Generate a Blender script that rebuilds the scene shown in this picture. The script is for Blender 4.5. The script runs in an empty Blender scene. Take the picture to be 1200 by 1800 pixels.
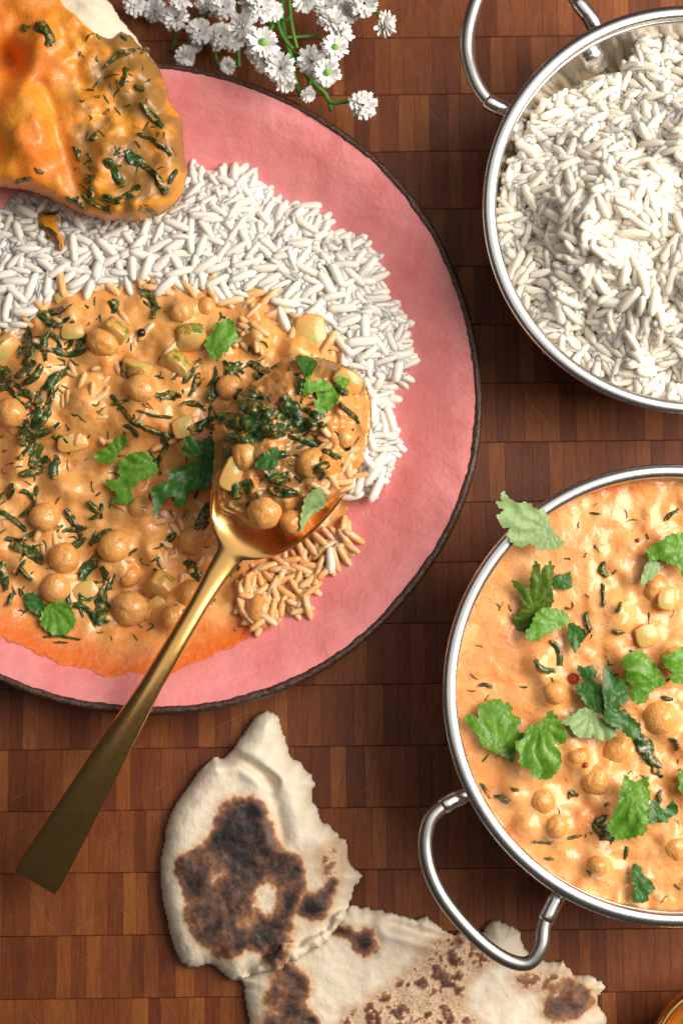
import bpy, math, random
import numpy as np
from mathutils import Vector, Euler, Matrix
from mathutils.geometry import delaunay_2d_cdt

random.seed(7)
RNG = np.random.default_rng(11)
SC = bpy.context.scene
COL = SC.collection
R = math.radians

# ------------------------------------------------------------------ camera, world, light, exposure
S = 0.000237                       # metres per photo pixel on the board at the centre of the frame
D = 0.62
TILT = R(5.0)
CAM = np.array([0.0, -D * math.sin(TILT), D * math.cos(TILT)])
FWD = -CAM / D
RIGHT = np.array([1.0, 0, 0])
UP = np.cross(RIGHT, FWD)
cam_d = bpy.data.cameras.new('camera')
cam = bpy.data.objects.new('camera', cam_d)
COL.objects.link(cam)
cam.location = CAM
cam.rotation_euler = (TILT, 0, 0)
cam_d.sensor_fit = 'VERTICAL'
cam_d.sensor_height = 36
cam_d.lens = 36 * D / (1800 * S)
cam_d.clip_start = 0.01
cam_d.clip_end = 20
cam_d.dof.use_dof = True
cam_d.dof.focus_distance = D - 0.036
cam_d.dof.aperture_fstop = 6.3
SC.camera = cam

world = bpy.data.worlds.new('World')
SC.world = world
world.use_nodes = True
bg = world.node_tree.nodes['Background']
bg.inputs[0].default_value = (0.90, 0.95, 1.0, 1)
bg.inputs[1].default_value = 0.035


def area_light(name, loc, target, size, power, color):
    l = bpy.data.lights.new(name, 'AREA')
    l.shape = 'RECTANGLE'
    l.size, l.size_y = size
    l.energy = power
    l.color = color
    o = bpy.data.objects.new(name, l)
    COL.objects.link(o)
    o.location = loc
    o.rotation_euler = (Vector(target) - Vector(loc)).to_track_quat('-Z', 'Y').to_euler()
    return o


area_light('window_light', (0.62, 0.14, 0.64), (0.0, 0.0, 0.02), (0.62, 0.62), 15.8, (1.0, 0.925, 0.825))
area_light('ceiling_light', (-0.05, 0.32, 1.25), (-0.05, 0.25, 0.0), (1.3, 1.3), 4.0, (1.0, 0.965, 0.92))
SC.view_settings.view_transform = 'Standard'
SC.view_settings.look = 'None'
SC.view_settings.exposure = 0.0
SC.view_settings.gamma = 1.0
SC.render.engine = 'CYCLES'
SC.cycles.use_denoising = True
SC.cycles.max_bounces = 8


# ------------------------------------------------------------------ places: photo pixel + height -> point
def P(px, py, z):
    px = np.asarray(px, float); py = np.asarray(py, float); z = np.asarray(z, float)
    px, py, z = np.broadcast_arrays(px, py, z)
    a = (px - 600) * S / D
    b = (900 - py) * S / D
    d = FWD + a[..., None] * RIGHT + b[..., None] * UP
    t = (z - CAM[2]) / d[..., 2]
    return CAM + t[..., None] * d


def proj(p):
    p = np.asarray(p, float) - CAM
    w = p @ FWD
    return 600 + (p @ RIGHT) / w * D / S, 900 - (p @ UP) / w * D / S


# ------------------------------------------------------------------ noise and outlines
def vnoise(x, y, seed=0):
    x = np.asarray(x, float); y = np.asarray(y, float)
    ix = np.floor(x); iy = np.floor(y)
    fx = x - ix; fy = y - iy
    fx = fx * fx * (3 - 2 * fx); fy = fy * fy * (3 - 2 * fy)

    def h(i, j):
        v = np.sin(i * 127.1 + j * 311.7 + seed * 74.7) * 43758.5453
        return v - np.floor(v)
    a = h(ix, iy); b = h(ix + 1, iy); c = h(ix, iy + 1); d = h(ix + 1, iy + 1)
    return (a + (b - a) * fx) * (1 - fy) + (c + (d - c) * fx) * fy


def fbm(x, y, octv=4, seed=0, gain=0.5):
    s = 0.0; a = 1.0; t = 0.0
    for k in range(octv):
        s = s + a * vnoise(x * 2 ** k + 13.7 * k, y * 2 ** k - 7.3 * k, seed + k)
        t += a
        a *= gain
    return s / t - 0.5


def ss(e0, e1, x):
    t = np.clip((np.asarray(x, float) - e0) / (e1 - e0), 0, 1)
    return t * t * (3 - 2 * t)


def smooth_poly(pts, spacing=8.0, closed=True):
    pts = [np.array(p, float) for p in pts]
    n = len(pts)
    out = []
    for i in range(n if closed else n - 1):
        if closed:
            p0, p1, p2, p3 = pts[i - 1], pts[i], pts[(i + 1) % n], pts[(i + 2) % n]
        else:
            p0, p1, p2, p3 = pts[max(i - 1, 0)], pts[i], pts[i + 1], pts[min(i + 2, n - 1)]
        m = max(1, int(round(np.linalg.norm((p2 - p1)[:2]) / spacing)))
        for k in range(m):
            t = k / m
            out.append(0.5 * (2 * p1 + (p2 - p0) * t + (2 * p0 - 5 * p1 + 4 * p2 - p3) * t * t + (3 * p1 - p0 - 3 * p2 + p3) * t ** 3))
    if not closed:
        out.append(pts[-1])
    return np.array(out)


def sdist(px, py, poly):
    """Signed distance in pixels to a closed outline, positive inside."""
    shp = np.shape(px)
    x = np.ravel(px).astype(float); y = np.ravel(py).astype(float)
    d2 = np.full(x.shape, 1e18)
    ins = np.zeros(x.shape, bool)
    n = len(poly)
    for i in range(n):
        ax, ay = poly[i]; bx, by = poly[(i + 1) % n]
        ex, ey = bx - ax, by - ay
        L = ex * ex + ey * ey
        if L < 1e-9:
            continue
        t = np.clip(((x - ax) * ex + (y - ay) * ey) / L, 0, 1)
        d2 = np.minimum(d2, (x - ax - t * ex) ** 2 + (y - ay - t * ey) ** 2)
        if ay != by:
            c = ((ay > y) != (by > y)) & (x < (bx - ax) * (y - ay) / (by - ay) + ax)
            ins ^= c
    d = np.sqrt(d2)
    return np.where(ins, d, -d).reshape(shp)


def ragged(poly, amp, scale, seed, where=None):
    poly = np.array(poly, float)
    n = len(poly)
    c = poly.mean(0)
    out = poly.copy()
    for i in range(n):
        t = poly[(i + 1) % n] - poly[i - 1]
        L = np.linalg.norm(t)
        if L < 1e-6:
            continue
        nrm = np.array([t[1], -t[0]]) / L
        a = amp if where is None else amp * where(*poly[i])
        out[i] = poly[i] + nrm * a * 2 * float(fbm(poly[i][0] / scale, poly[i][1] / scale, 3, seed))
    return out


class Field:
    def __init__(self, x0, y0, step, Z):
        self.x0, self.y0, self.step, self.Z = x0, y0, step, Z

    def __call__(self, px, py):
        gx = np.clip((np.asarray(px, float) - self.x0) / self.step, 0, self.Z.shape[1] - 1.001)
        gy = np.clip((np.asarray(py, float) - self.y0) / self.step, 0, self.Z.shape[0] - 1.001)
        i = gx.astype(int); j = gy.astype(int)
        fx = gx - i; fy = gy - j
        Z = self.Z
        return (Z[j, i] * (1 - fx) + Z[j, i + 1] * fx) * (1 - fy) + (Z[j + 1, i] * (1 - fx) + Z[j + 1, i + 1] * fx) * fy


def grid(x0, x1, y0, y1, step):
    xs = np.arange(x0, x1 + step, step); ys = np.arange(y0, y1 + step, step)
    return np.meshgrid(xs, ys)


# ------------------------------------------------------------------ objects
ORG = {}


def tag(o, label=None, cat=None, group=None, kind=None):
    if label: o['label'] = label
    if cat: o['category'] = cat
    if group: o['group'] = group
    if kind: o['kind'] = kind
    return o


def thing(name, loc, label, cat, group=None):
    o = bpy.data.objects.new(name, None)
    o.empty_display_size = 0.01
    COL.objects.link(o)
    o.location = loc
    ORG[o] = np.array(loc, float)
    return tag(o, label, cat, group)


def link(o, parent=None):
    COL.objects.link(o)
    if parent is not None:
        o.parent = parent
    ORG[o] = ORG.get(parent, np.zeros(3))
    return o


def make_mesh(name, V, F, mats, smooth=True, attrs=None, mi=None):
    me = bpy.data.meshes.new(name)
    me.from_pydata(np.asarray(V, float).tolist(), [], [list(map(int, f)) for f in F])
    for m in (mats if isinstance(mats, (list, tuple)) else [mats]):
        me.materials.append(m)
    if smooth:
        me.polygons.foreach_set('use_smooth', np.ones(len(me.polygons), bool))
    if mi is not None:
        me.polygons.foreach_set('material_index', np.asarray(mi, np.int32))
    for k, a in (attrs or {}).items():
        at = me.attributes.new(k, 'FLOAT', 'POINT')
        at.data.foreach_set('value', np.asarray(a, np.float32))
    me.update()
    return me


def mesh_obj(name, V, F, mats, parent=None, smooth=True, attrs=None, mi=None, origin=None):
    V = np.asarray(V, float)
    if parent is not None:
        V = V - ORG[parent]
        o = bpy.data.objects.new(name, make_mesh(name, V, F, mats, smooth, attrs, mi))
        return link(o, parent)
    og = V.mean(0) if origin is None else np.array(origin, float)
    o = bpy.data.objects.new(name, make_mesh(name, V - og, F, mats, smooth, attrs, mi))
    COL.objects.link(o)
    o.location = og
    ORG[o] = og
    return o


def piece(name, me, parent, loc, rot=(0, 0, 0), scale=(1, 1, 1)):
    o = bpy.data.objects.new(name, me)
    COL.objects.link(o)
    o.parent = parent
    o.location = np.asarray(loc) - ORG[parent]
    o.rotation_euler = rot
    o.scale = scale
    ORG[o] = np.asarray(loc, float)
    return o


class Joined:
    def __init__(self): self.V = []; self.F = []; self.n = 0; self.mi = []

    def add(self, V, F, mi=0):
        V = np.asarray(V, float)
        self.V.append(V)
        for f in F: self.F.append([i + self.n for i in f])
        self.mi += [mi] * len(F)
        self.n += len(V)

    def obj(self, name, mats, parent=None, smooth=True, origin=None):
        return mesh_obj(name, np.concatenate(self.V), self.F, mats, parent, smooth, None, self.mi, origin)


def grid_faces(keep):
    h, w = keep.shape
    idx = -np.ones((h, w), int)
    q = keep[:-1, :-1] & keep[1:, :-1] & keep[:-1, 1:] & keep[1:, 1:]
    used = np.zeros((h, w), bool)
    used[:-1, :-1] |= q; used[1:, :-1] |= q; used[:-1, 1:] |= q; used[1:, 1:] |= q
    idx[used] = np.arange(used.sum())
    jj, ii = np.nonzero(q)
    F = np.stack([idx[jj + 1, ii], idx[jj + 1, ii + 1], idx[jj, ii + 1], idx[jj, ii]], 1)
    return used, F


def field_obj(name, X, Y, Z, keep, mat, parent=None, attrs=None, bottom=None, origin=None):
    """A surface traced over the picture plane; with bottom (heights) it becomes a closed slab."""
    used, F = grid_faces(keep)
    V = P(X[used], Y[used], Z[used])
    A = {k: v[used] for k, v in (attrs or {}).items()}
    F = F.tolist()
    if bottom is not None:
        n = len(V)
        top = V
        c = V[:, :2].mean(0)
        B = P(X[used], Y[used], Z[used]).copy()
        B[:, 2] = np.minimum(bottom[used], Z[used] - 1e-4)
        V = np.concatenate([top, B])
        cnt = {}
        for f in F:
            for a, b in zip(f, f[1:] + f[:1]):
                cnt[(a, b)] = 1
        side = [[b, a, a + n, b + n] for (a, b) in cnt if (b, a) not in cnt]
        F = F + [[i + n for i in f[::-1]] for f in F] + side
        A = {k: np.concatenate([v, v]) for k, v in A.items()}
    return mesh_obj(name, V, F, mat, parent, True, A, None, origin)


def tube(path, rad, seg=10, caps=True):
    path = np.asarray(path, float)
    n = len(path)
    rad = np.broadcast_to(np.asarray(rad, float), (n,))
    V = []; F = []
    t0 = path[1] - path[0]
    ref = np.array([0, 0, 1.0]) if abs(t0[2]) < 0.9 * np.linalg.norm(t0) else np.array([1.0, 0, 0])
    for i in range(n):
        t = path[min(i + 1, n - 1)] - path[max(i - 1, 0)]
        t = t / (np.linalg.norm(t) + 1e-12)
        a = np.cross(t, ref); a /= np.linalg.norm(a) + 1e-12
        b = np.cross(a, t)
        ref = b
        for k in range(seg):
            an = 2 * math.pi * k / seg
            V.append(path[i] + rad[i] * (a * math.cos(an) + b * math.sin(an)))
    for i in range(n - 1):
        for k in range(seg):
            k2 = (k + 1) % seg
            F.append([i * seg + k, i * seg + k2, (i + 1) * seg + k2, (i + 1) * seg + k])
    if caps:
        F.append(list(range(seg))[::-1])
        F.append([(n - 1) * seg + k for k in range(seg)])
    return np.array(V), F


def lathe(cx, cy, prof, seg=128, closed=False, rfun=None):
    V = []; F = []
    n = len(prof)
    for i, (r, z) in enumerate(prof):
        for k in range(seg):
            a = 2 * math.pi * k / seg
            V.append((cx + r * math.cos(a), cy + r * math.sin(a), z))
    for i in range(n - 1 if not closed else n):
        i2 = (i + 1) % n
        for k in range(seg):
            k2 = (k + 1) % seg
            F.append([i * seg + k, i * seg + k2, i2 * seg + k2, i2 * seg + k])
    return np.array(V), F


# ------------------------------------------------------------------ materials
class G:
    def __init__(s, name, color=(0.5, 0.5, 0.5), rough=0.5, **kw):
        s.m = bpy.data.materials.new(name)
        s.m.use_nodes = True
        s.nt = s.m.node_tree
        s.b = s.nt.nodes['Principled BSDF']
        s.set('Base Color', (*color, 1) if not hasattr(color, 'node') else color)
        s.set('Roughness', rough)
        for k, v in kw.items(): s.set(k.replace('_', ' '), v)

    def set(s, k, v):
        if hasattr(v, 'node'): s.nt.links.new(v, s.b.inputs[k])
        else: s.b.inputs[k].default_value = v

    def n(s, t, ins=None, **props):
        nd = s.nt.nodes.new(t)
        for k, v in props.items(): setattr(nd, k, v)
        for k, v in (ins or {}).items():
            if hasattr(v, 'node'): s.nt.links.new(v, nd.inputs[k])
            else: nd.inputs[k].default_value = v
        return nd

    def mm(s, sx=1.0, sy=1.0, sz=1.0):
        g = s.n('ShaderNodeNewGeometry')
        return s.n('ShaderNodeVectorMath', {0: g.outputs['Position'], 1: (1000 * sx, 1000 * sy, 1000 * sz)}, operation='MULTIPLY').outputs[0]

    def noise(s, vec, scale, detail=3.0, rough=0.55, dist=0.0):
        return s.n('ShaderNodeTexNoise', {'Vector': vec, 'Scale': scale, 'Detail': detail, 'Roughness': rough, 'Distortion': dist}).outputs['Fac']

    def vor(s, vec, scale, feature='F1'):
        return s.n('ShaderNodeTexVoronoi', {'Vector': vec, 'Scale': scale}, feature=feature).outputs['Distance']

    def ramp(s, fac, stops, interp='LINEAR'):
        r = s.n('ShaderNodeValToRGB', {'Fac': fac})
        r.color_ramp.interpolation = interp
        e = r.color_ramp.elements
        while len(e) < len(stops): e.new(0.5)
        for el, (p, c) in zip(e, stops):
            el.position = p
            el.color = (*c, 1) if isinstance(c, tuple) else (c, c, c, 1)
        return r.outputs['Color']

    def mix(s, f, a, b, blend='MIX'):
        nd = s.n('ShaderNodeMix', data_type='RGBA', blend_type=blend)
        for i, v in ((0, f), (6, a), (7, b)):
            if hasattr(v, 'node'): s.nt.links.new(v, nd.inputs[i])
            else: nd.inputs[i].default_value = v if i == 0 else (*v, 1)
        return nd.outputs[2]

    def math(s, op, a, b=0.0, clamp=False):
        return s.n('ShaderNodeMath', {0: a, 1: b}, operation=op, use_clamp=clamp).outputs[0]

    def attr(s, name):
        return s.n('ShaderNodeAttribute', attribute_name=name).outputs['Fac']

    def bump(s, h, strength=0.5, dist=0.0003):
        s.set('Normal', s.n('ShaderNodeBump', {'Height': h, 'Strength': strength, 'Distance': dist}).outputs[0])

    def sss(s, w, rad, scale):
        s.set('Subsurface Weight', w); s.set('Subsurface Radius', rad); s.set('Subsurface Scale', scale)


def wood_mat():
    g = G('end_grain_wood', rough=0.42)
    oi = g.n('ShaderNodeObjectInfo').outputs['Random']
    ge = g.n('ShaderNodeNewGeometry').outputs['Random Per Island']
    r = g.math('FRACT', g.math('ADD', oi, ge))
    base = g.ramp(r, [(0.0, (0.140, 0.031, 0.0070)), (0.2, (0.175, 0.041, 0.0090)), (0.5, (0.225, 0.057, 0.0115)),
                      (0.8, (0.265, 0.073, 0.015)), (1.0, (0.33, 0.102, 0.021))])
    off = g.n('ShaderNodeCombineXYZ', {0: g.math('MULTIPLY', r, 97.0), 1: g.math('MULTIPLY', r, 53.0)}).outputs[0]
    vec = g.n('ShaderNodeVectorMath', {0: g.mm(), 1: off}, operation='ADD').outputs[0]
    pores = g.noise(vec, 2.3, 3.0, 0.65)
    sv = g.n('ShaderNodeVectorMath', {0: vec, 1: (1.0, 0.10, 1.0)}, operation='MULTIPLY').outputs[0]
    streak = g.noise(sv, 0.75, 4.0, 0.7)
    big = g.noise(g.mm(), 0.035, 3.0)
    c = g.mix(g.ramp(pores, [(0.42, 1.0), (0.55, 0.0)]), base, (0.050, 0.013, 0.006))
    c = g.mix(0.75, base, c)
    c = g.mix(g.ramp(g.noise(vec, 3.1, 2.0, 0.6), [(0.54, 0.0), (0.66, 0.7)]), c, g.mix(1.0, base, (1.75, 1.9, 1.9), 'MULTIPLY'))
    c = g.mix(g.ramp(streak, [(0.35, 0.75), (0.60, 0.0)]), c, g.mix(1.0, base, (0.50, 0.44, 0.42), 'MULTIPLY'))
    c = g.mix(g.ramp(big, [(0.35, 0.35), (0.6, 0.0)]), c, g.mix(1.0, c, (0.55, 0.50, 0.5), 'MULTIPLY'))
    rv = g.n('ShaderNodeVectorRotate', {'Vector': g.mm(), 'Angle': 0.9}, rotation_type='Z_AXIS').outputs[0]
    rv2 = g.n('ShaderNodeVectorRotate', {'Vector': g.mm(), 'Angle': -0.5}, rotation_type='Z_AXIS').outputs[0]
    for q, sc in ((rv, 1.0), (rv2, 1.3)):
        q = g.n('ShaderNodeVectorMath', {0: q, 1: (0.035, 1.6 * sc, 1.0)}, operation='MULTIPLY').outputs[0]
        c = g.mix(g.ramp(g.noise(q, 0.9, 1.0, 0.4), [(0.735, 0.0), (0.76, 0.45)]), c, (0.34, 0.16, 0.085))
    g.set('Base Color', c)
    g.set('Roughness', g.ramp(pores, [(0.3, 0.62), (0.7, 0.42)]))
    g.set('Specular IOR Level', 0.3)
    g.bump(g.math('ADD', pores, streak), 0.35, 0.00025)
    return g.m


def glaze_mat():
    g = G('pink_glaze', rough=0.24)
    v = g.mm()
    n1 = g.noise(v, 0.05, 4.0, 0.6)
    n2 = g.noise(v, 0.45, 4.0, 0.6)
    c = g.ramp(n1, [(0.30, (0.70, 0.200, 0.200)), (0.70, (0.77, 0.285, 0.280))])
    c = g.mix(g.ramp(n2, [(0.58, 0.0), (0.78, 0.35)]), c, (0.80, 0.33, 0.31))
    c = g.mix(g.ramp(g.noise(v, 1.4, 2.0), [(0.70, 0.0), (0.78, 0.5)]), c, (0.40, 0.08, 0.07))
    g.set('Base Color', c)
    g.set('Roughness', g.ramp(g.noise(v, 0.12, 3.0), [(0.3, 0.18), (0.7, 0.32)]))
    sv = g.mm(0.5, 1.0, 1.0)
    g.bump(g.math('ADD', g.noise(sv, 0.14, 3.0), g.math('MULTIPLY', g.noise(v, 0.55, 3.0), 0.35)), 0.5, 0.0013)
    return g.m


def clay_mat():
    g = G('brown_clay', rough=0.4)
    v = g.mm()
    c = g.ramp(g.noise(v, 0.9, 4.0, 0.7), [(0.3, (0.022, 0.009, 0.006)), (0.55, (0.055, 0.024, 0.015)), (0.75, (0.14, 0.07, 0.05))])
    g.set('Base Color', c)
    g.set('Roughness', g.ramp(g.noise(v, 0.5, 3.0), [(0.35, 0.12), (0.65, 0.4)]))
    g.bump(g.noise(v, 1.1, 4.0, 0.7), 0.8, 0.0005)
    return g.m


def rice_mat(name, tint=(0.83, 0.765, 0.65), coat=False):
    g = G(name, rough=0.42)
    r = g.n('ShaderNodeObjectInfo').outputs['Random']
    i = g.n('ShaderNodeNewGeometry').outputs['Random Per Island']
    k = g.math('FRACT', g.math('ADD', r, i))
    c = g.mix(k, tuple(t * 0.95 for t in tint), tuple(min(1, t * 1.03) for t in tint))
    v = g.mm()
    if coat:
        f = g.ramp(g.noise(v, 0.16, 3.0, 0.6, 1.0), [(0.34, 0.28), (0.58, 0.95)])
        c = g.mix(f, c, (0.84, 0.46, 0.165))
    g.set('Base Color', c)
    g.set('Specular IOR Level', 0.35)
    g.sss(1.0, (1.0, 0.96, 0.90), 0.0011)
    g.bump(g.noise(v, 0.7, 2.0), 0.25, 0.0004)
    g.set('Roughness', g.ramp(g.noise(v, 0.25, 2.0), [(0.3, 0.24), (0.7, 0.45)]))
    tr = g.n('ShaderNodeBsdfTranslucent', {'Color': c})
    mx = g.n('ShaderNodeMixShader', {0: 0.12, 1: g.b.outputs[0], 2: tr.outputs[0]})
    out = [n for n in g.nt.nodes if n.type == 'OUTPUT_MATERIAL'][0]
    g.nt.links.new(mx.outputs[0], out.inputs['Surface'])
    return g.m


def sauce_mat(name, cream, orange, deep, film=False, green=False, rough=0.2):
    g = G(name, rough=rough)
    v = g.mm()
    n1 = g.noise(v, 0.11, 5.0, 0.62, 1.2)
    n2 = g.noise(v, 0.55, 4.0, 0.7, 0.6)
    c = g.mix(g.ramp(n1, [(0.38, 0.0), (0.66, 1.0)]), cream, orange)
    c = g.mix(g.ramp(n2, [(0.52, 0.0), (0.70, 0.75)]), c, deep)
    sp = g.noise(v, 1.5, 2.0, 0.5)
    c = g.mix(g.ramp(sp, [(0.66, 0.0), (0.72, 0.85)]), c, (0.33, 0.075, 0.018))
    sp2 = g.noise(v, 0.9, 1.0, 0.5, 0.4)
    c = g.mix(g.ramp(sp2, [(0.735, 0.0), (0.76, 0.8)]), c, (0.07, 0.06, 0.018))
    oil = g.attr('oil')
    c = g.mix(g.math('MULTIPLY', oil, g.ramp(n2, [(0.3, 0.55), (0.6, 1.0)])), c, (0.72, 0.135, 0.018))
    if green:
        c = g.mix(g.math('MULTIPLY', g.attr('herb'), 0.8), c, (0.20, 0.115, 0.034))
    g.set('Base Color', c)
    g.sss(0.22, (1.0, 0.42, 0.16), 0.0022)
    g.set('Roughness', g.ramp(n2, [(0.3, rough * 0.75), (0.7, rough * 1.6)]))
    h = g.math('ADD', g.noise(v, 0.22, 3.0, 0.5, 0.5), g.math('MULTIPLY', g.noise(v, 0.9, 2.0, 0.5), 0.10))
    g.bump(h, 0.5, 0.0011)
    if film:
        a = g.math('ADD', g.attr('cover'), g.math('MULTIPLY', g.math('SUBTRACT', g.noise(v, 0.45, 5.0, 0.75), 0.5), 1.5))
        g.set('Alpha', g.ramp(a, [(0.36, 0.0), (0.62, 1.0)]))
    return g.m


def pea_mat():
    g = G('chickpea_skin', rough=0.16)
    v = g.mm()
    n = g.noise(v, 0.28, 4.0, 0.6, 0.8)
    c = g.ramp(n, [(0.30, (0.70, 0.36, 0.115)), (0.52, (0.63, 0.265, 0.06)), (0.75, (0.53, 0.16, 0.022))])
    c = g.mix(g.ramp(g.noise(v, 0.17, 4.0, 0.6, 1.5), [(0.46, 0.0), (0.62, 0.8)]), c, (0.70, 0.33, 0.09))
    oi = g.n('ShaderNodeObjectInfo').outputs['Random']
    c = g.mix(g.math('MULTIPLY', oi, 0.40), c, (0.70, 0.40, 0.14))
    c = g.mix(g.ramp(g.noise(v, 1.5, 2.0), [(0.62, 0.0), (0.70, 0.6)]), c, (0.36, 0.085, 0.02))
    g.set('Base Color', c)
    g.sss(0.25, (1.0, 0.45, 0.18), 0.002)
    g.bump(g.math('ADD', g.noise(v, 0.25, 3.0), g.math('MULTIPLY', g.noise(v, 0.9, 3.0), 0.3)), 0.6, 0.0012)
    return g.m


def spinach_mat():
    g = G('cooked_spinach', rough=0.13)
    v = g.mm()
    c = g.ramp(g.noise(v, 0.35, 4.0, 0.65), [(0.32, (0.010, 0.030, 0.010)), (0.52, (0.026, 0.066, 0.017)), (0.70, (0.09, 0.14, 0.034))])
    c = g.mix(g.ramp(g.noise(v, 0.28, 4.0, 0.7, 1.0), [(0.53, 0.0), (0.63, 0.9)]), c, (0.56, 0.25, 0.06))
    g.set('Base Color', c)
    g.bump(g.noise(v, 0.5, 3.0, 0.55), 0.6, 0.0009)
    return g.m


def leaf_mat(name, lo, hi, vein, rough=0.36):
    g = G(name, rough=rough)
    v = g.mm()
    c = g.mix(g.ramp(g.noise(v, 0.16, 4.0, 0.6), [(0.32, 0.0), (0.68, 1.0)]), lo, hi)
    c = g.mix(g.math('MULTIPLY', g.attr('vein'), 0.75), c, vein)
    g.set('Base Color', c)
    g.set('Specular IOR Level', 0.4)
    g.bump(g.math('SUBTRACT', g.noise(v, 0.5, 3.0), g.attr('vein')), 0.35, 0.0005)
    tr = g.n('ShaderNodeBsdfTranslucent', {'Color': g.mix(1.0, c, (1.0, 1.0, 0.45), 'MULTIPLY')})
    mx = g.n('ShaderNodeMixShader', {0: 0.28, 1: g.b.outputs[0], 2: tr.outputs[0]})
    out = [n for n in g.nt.nodes if n.type == 'OUTPUT_MATERIAL'][0]
    g.nt.links.new(mx.outputs[0], out.inputs['Surface'])
    return g.m


def dough_mat():
    g = G('naan_dough', rough=0.68)
    v = g.mm()
    n = g.noise(v, 0.12, 4.0, 0.6)
    f = g.noise(v, 1.1, 4.0, 0.7)
    d = g.ramp(n, [(0.3, (0.70, 0.585, 0.43)), (0.7, (0.82, 0.735, 0.60))])
    ch = g.math('ADD', g.attr('char'), g.math('MULTIPLY', g.math('SUBTRACT', f, 0.5), g.math('MULTIPLY', g.attr('speck'), 0.6)))
    col = g.ramp(ch, [(0.0, 0.0), (0.06, 0.0), (0.20, 0.55), (0.32, 1.0)])
    cc = g.ramp(ch, [(0.15, (0.60, 0.31, 0.115)), (0.36, (0.29, 0.125, 0.058)), (0.55, (0.125, 0.054, 0.032)),
                     (0.74, (0.050, 0.024, 0.018)), (0.95, (0.016, 0.012, 0.012))])
    g.set('Base Color', g.mix(col, d, cc))
    g.sss(0.15, (1.0, 0.6, 0.35), 0.002)
    g.set('Roughness', g.ramp(ch, [(0.3, 0.70), (0.8, 0.42)]))
    g.bump(g.math('ADD', g.noise(v, 0.35, 5.0, 0.65), g.math('MULTIPLY', f, 0.3)), 0.6, 0.0007)
    return g.m


def metal_mat(name, color, rough, scratch=0.6, stretch=(1, 1, 1)):
    g = G(name, color, rough, Metallic=1.0)
    v = g.mm(*stretch)
    n = g.noise(v, 0.5, 5.0, 0.7)
    g.set('Roughness', g.ramp(n, [(0.25, rough * 0.9), (0.75, rough * 1.12)]))
    g.bump(g.math('ADD', g.noise(g.mm(), 0.05, 2.0), g.math('MULTIPLY', n, 0.015)), 0.25 * scratch, 0.0012)
    return g.m


WOOD = wood_mat(); GLAZE = glaze_mat(); CLAY = clay_mat()
RICE = rice_mat('cooked_rice', (0.90, 0.845, 0.755)); RICEB = rice_mat('rice_gap_shade', (0.84, 0.68, 0.48)); RICEC = rice_mat('sauced_rice', (0.84, 0.70, 0.52), True)  # RICEB: bed under the grains, warm gap shade put into its colour
RICEK = rice_mat('bowl_rice', (0.90, 0.83, 0.715))
SAUCE = sauce_mat('plate_sauce', (0.76, 0.405, 0.140), (0.71, 0.305, 0.075), (0.63, 0.20, 0.032), film=True, rough=0.2)
SAUCEB = sauce_mat('bowl_sauce', (0.78, 0.405, 0.155), (0.755, 0.335, 0.100), (0.70, 0.235, 0.045), rough=0.23)
SAUCES = sauce_mat('scoop_sauce', (0.76, 0.345, 0.038), (0.72, 0.265, 0.020), (0.58, 0.16, 0.012), green=True, rough=0.33)
SAUCEF = sauce_mat('spoon_sauce', (0.74, 0.36, 0.12), (0.64, 0.26, 0.06), (0.48, 0.16, 0.03), green=True, rough=0.2)
PEA = pea_mat(); SPIN = spinach_mat(); DOUGH = dough_mat()
L_FRESH = leaf_mat('leaf_fresh', (0.080, 0.245, 0.012), (0.160, 0.370, 0.026), (0.30, 0.48, 0.10))
L_DEEP = leaf_mat('leaf_deep', (0.024, 0.105, 0.014), (0.050, 0.170, 0.022), (0.12, 0.26, 0.06))
L_PALE = leaf_mat('leaf_pale', (0.22, 0.36, 0.11), (0.33, 0.47, 0.19), (0.44, 0.56, 0.30), 0.5)
L_OLIVE = leaf_mat('leaf_olive', (0.070, 0.125, 0.012), (0.125, 0.205, 0.020), (0.2, 0.3, 0.05))


def veg_mat(name, a, b):
    g = G(name, rough=0.22)
    v = g.mm()
    c = g.mix(g.ramp(g.noise(v, 0.2, 4.0), [(0.35, 0.0), (0.65, 1.0)]), a, b)
    c = g.mix(g.ramp(g.noise(v, 0.16, 4.0, 0.65, 1.0), [(0.40, 0.0), (0.54, 0.92)]), c, (0.70, 0.33, 0.09))
    g.set('Base Color', c)
    g.sss(0.25, (0.8, 0.7, 0.2), 0.002)
    g.bump(g.noise(v, 0.5, 3.0), 0.4, 0.0006)
    return g.m


SKIN = veg_mat('courgette_skin', (0.10, 0.18, 0.015), (0.16, 0.23, 0.03))
FLESH = veg_mat('courgette_flesh', (0.50, 0.40, 0.11), (0.42, 0.38, 0.12))
BRASS = metal_mat('brushed_brass', (0.86, 0.485, 0.16), 0.28, 0.1)
STEEL = metal_mat('steel_wall', (0.62, 0.585, 0.54), 0.20)
CHROME = metal_mat('steel_rim', (0.76, 0.74, 0.715), 0.27, 0.2)
HANDLE = metal_mat('steel_handle', (0.50, 0.48, 0.455), 0.36, 0.2)
PETAL = G('white_petal', (0.82, 0.81, 0.79), 0.6).m
CENTRE = G('green_centre', (0.17, 0.36, 0.05), 0.6).m
STEM = leaf_mat('flower_stem', (0.06, 0.20, 0.025), (0.13, 0.31, 0.05), (0.2, 0.4, 0.1))
SEED = G('mustard_seed', (0.018, 0.010, 0.008), 0.3).m
CHILI = G('chilli_flake', (0.42, 0.035, 0.02), 0.3).m

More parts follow.
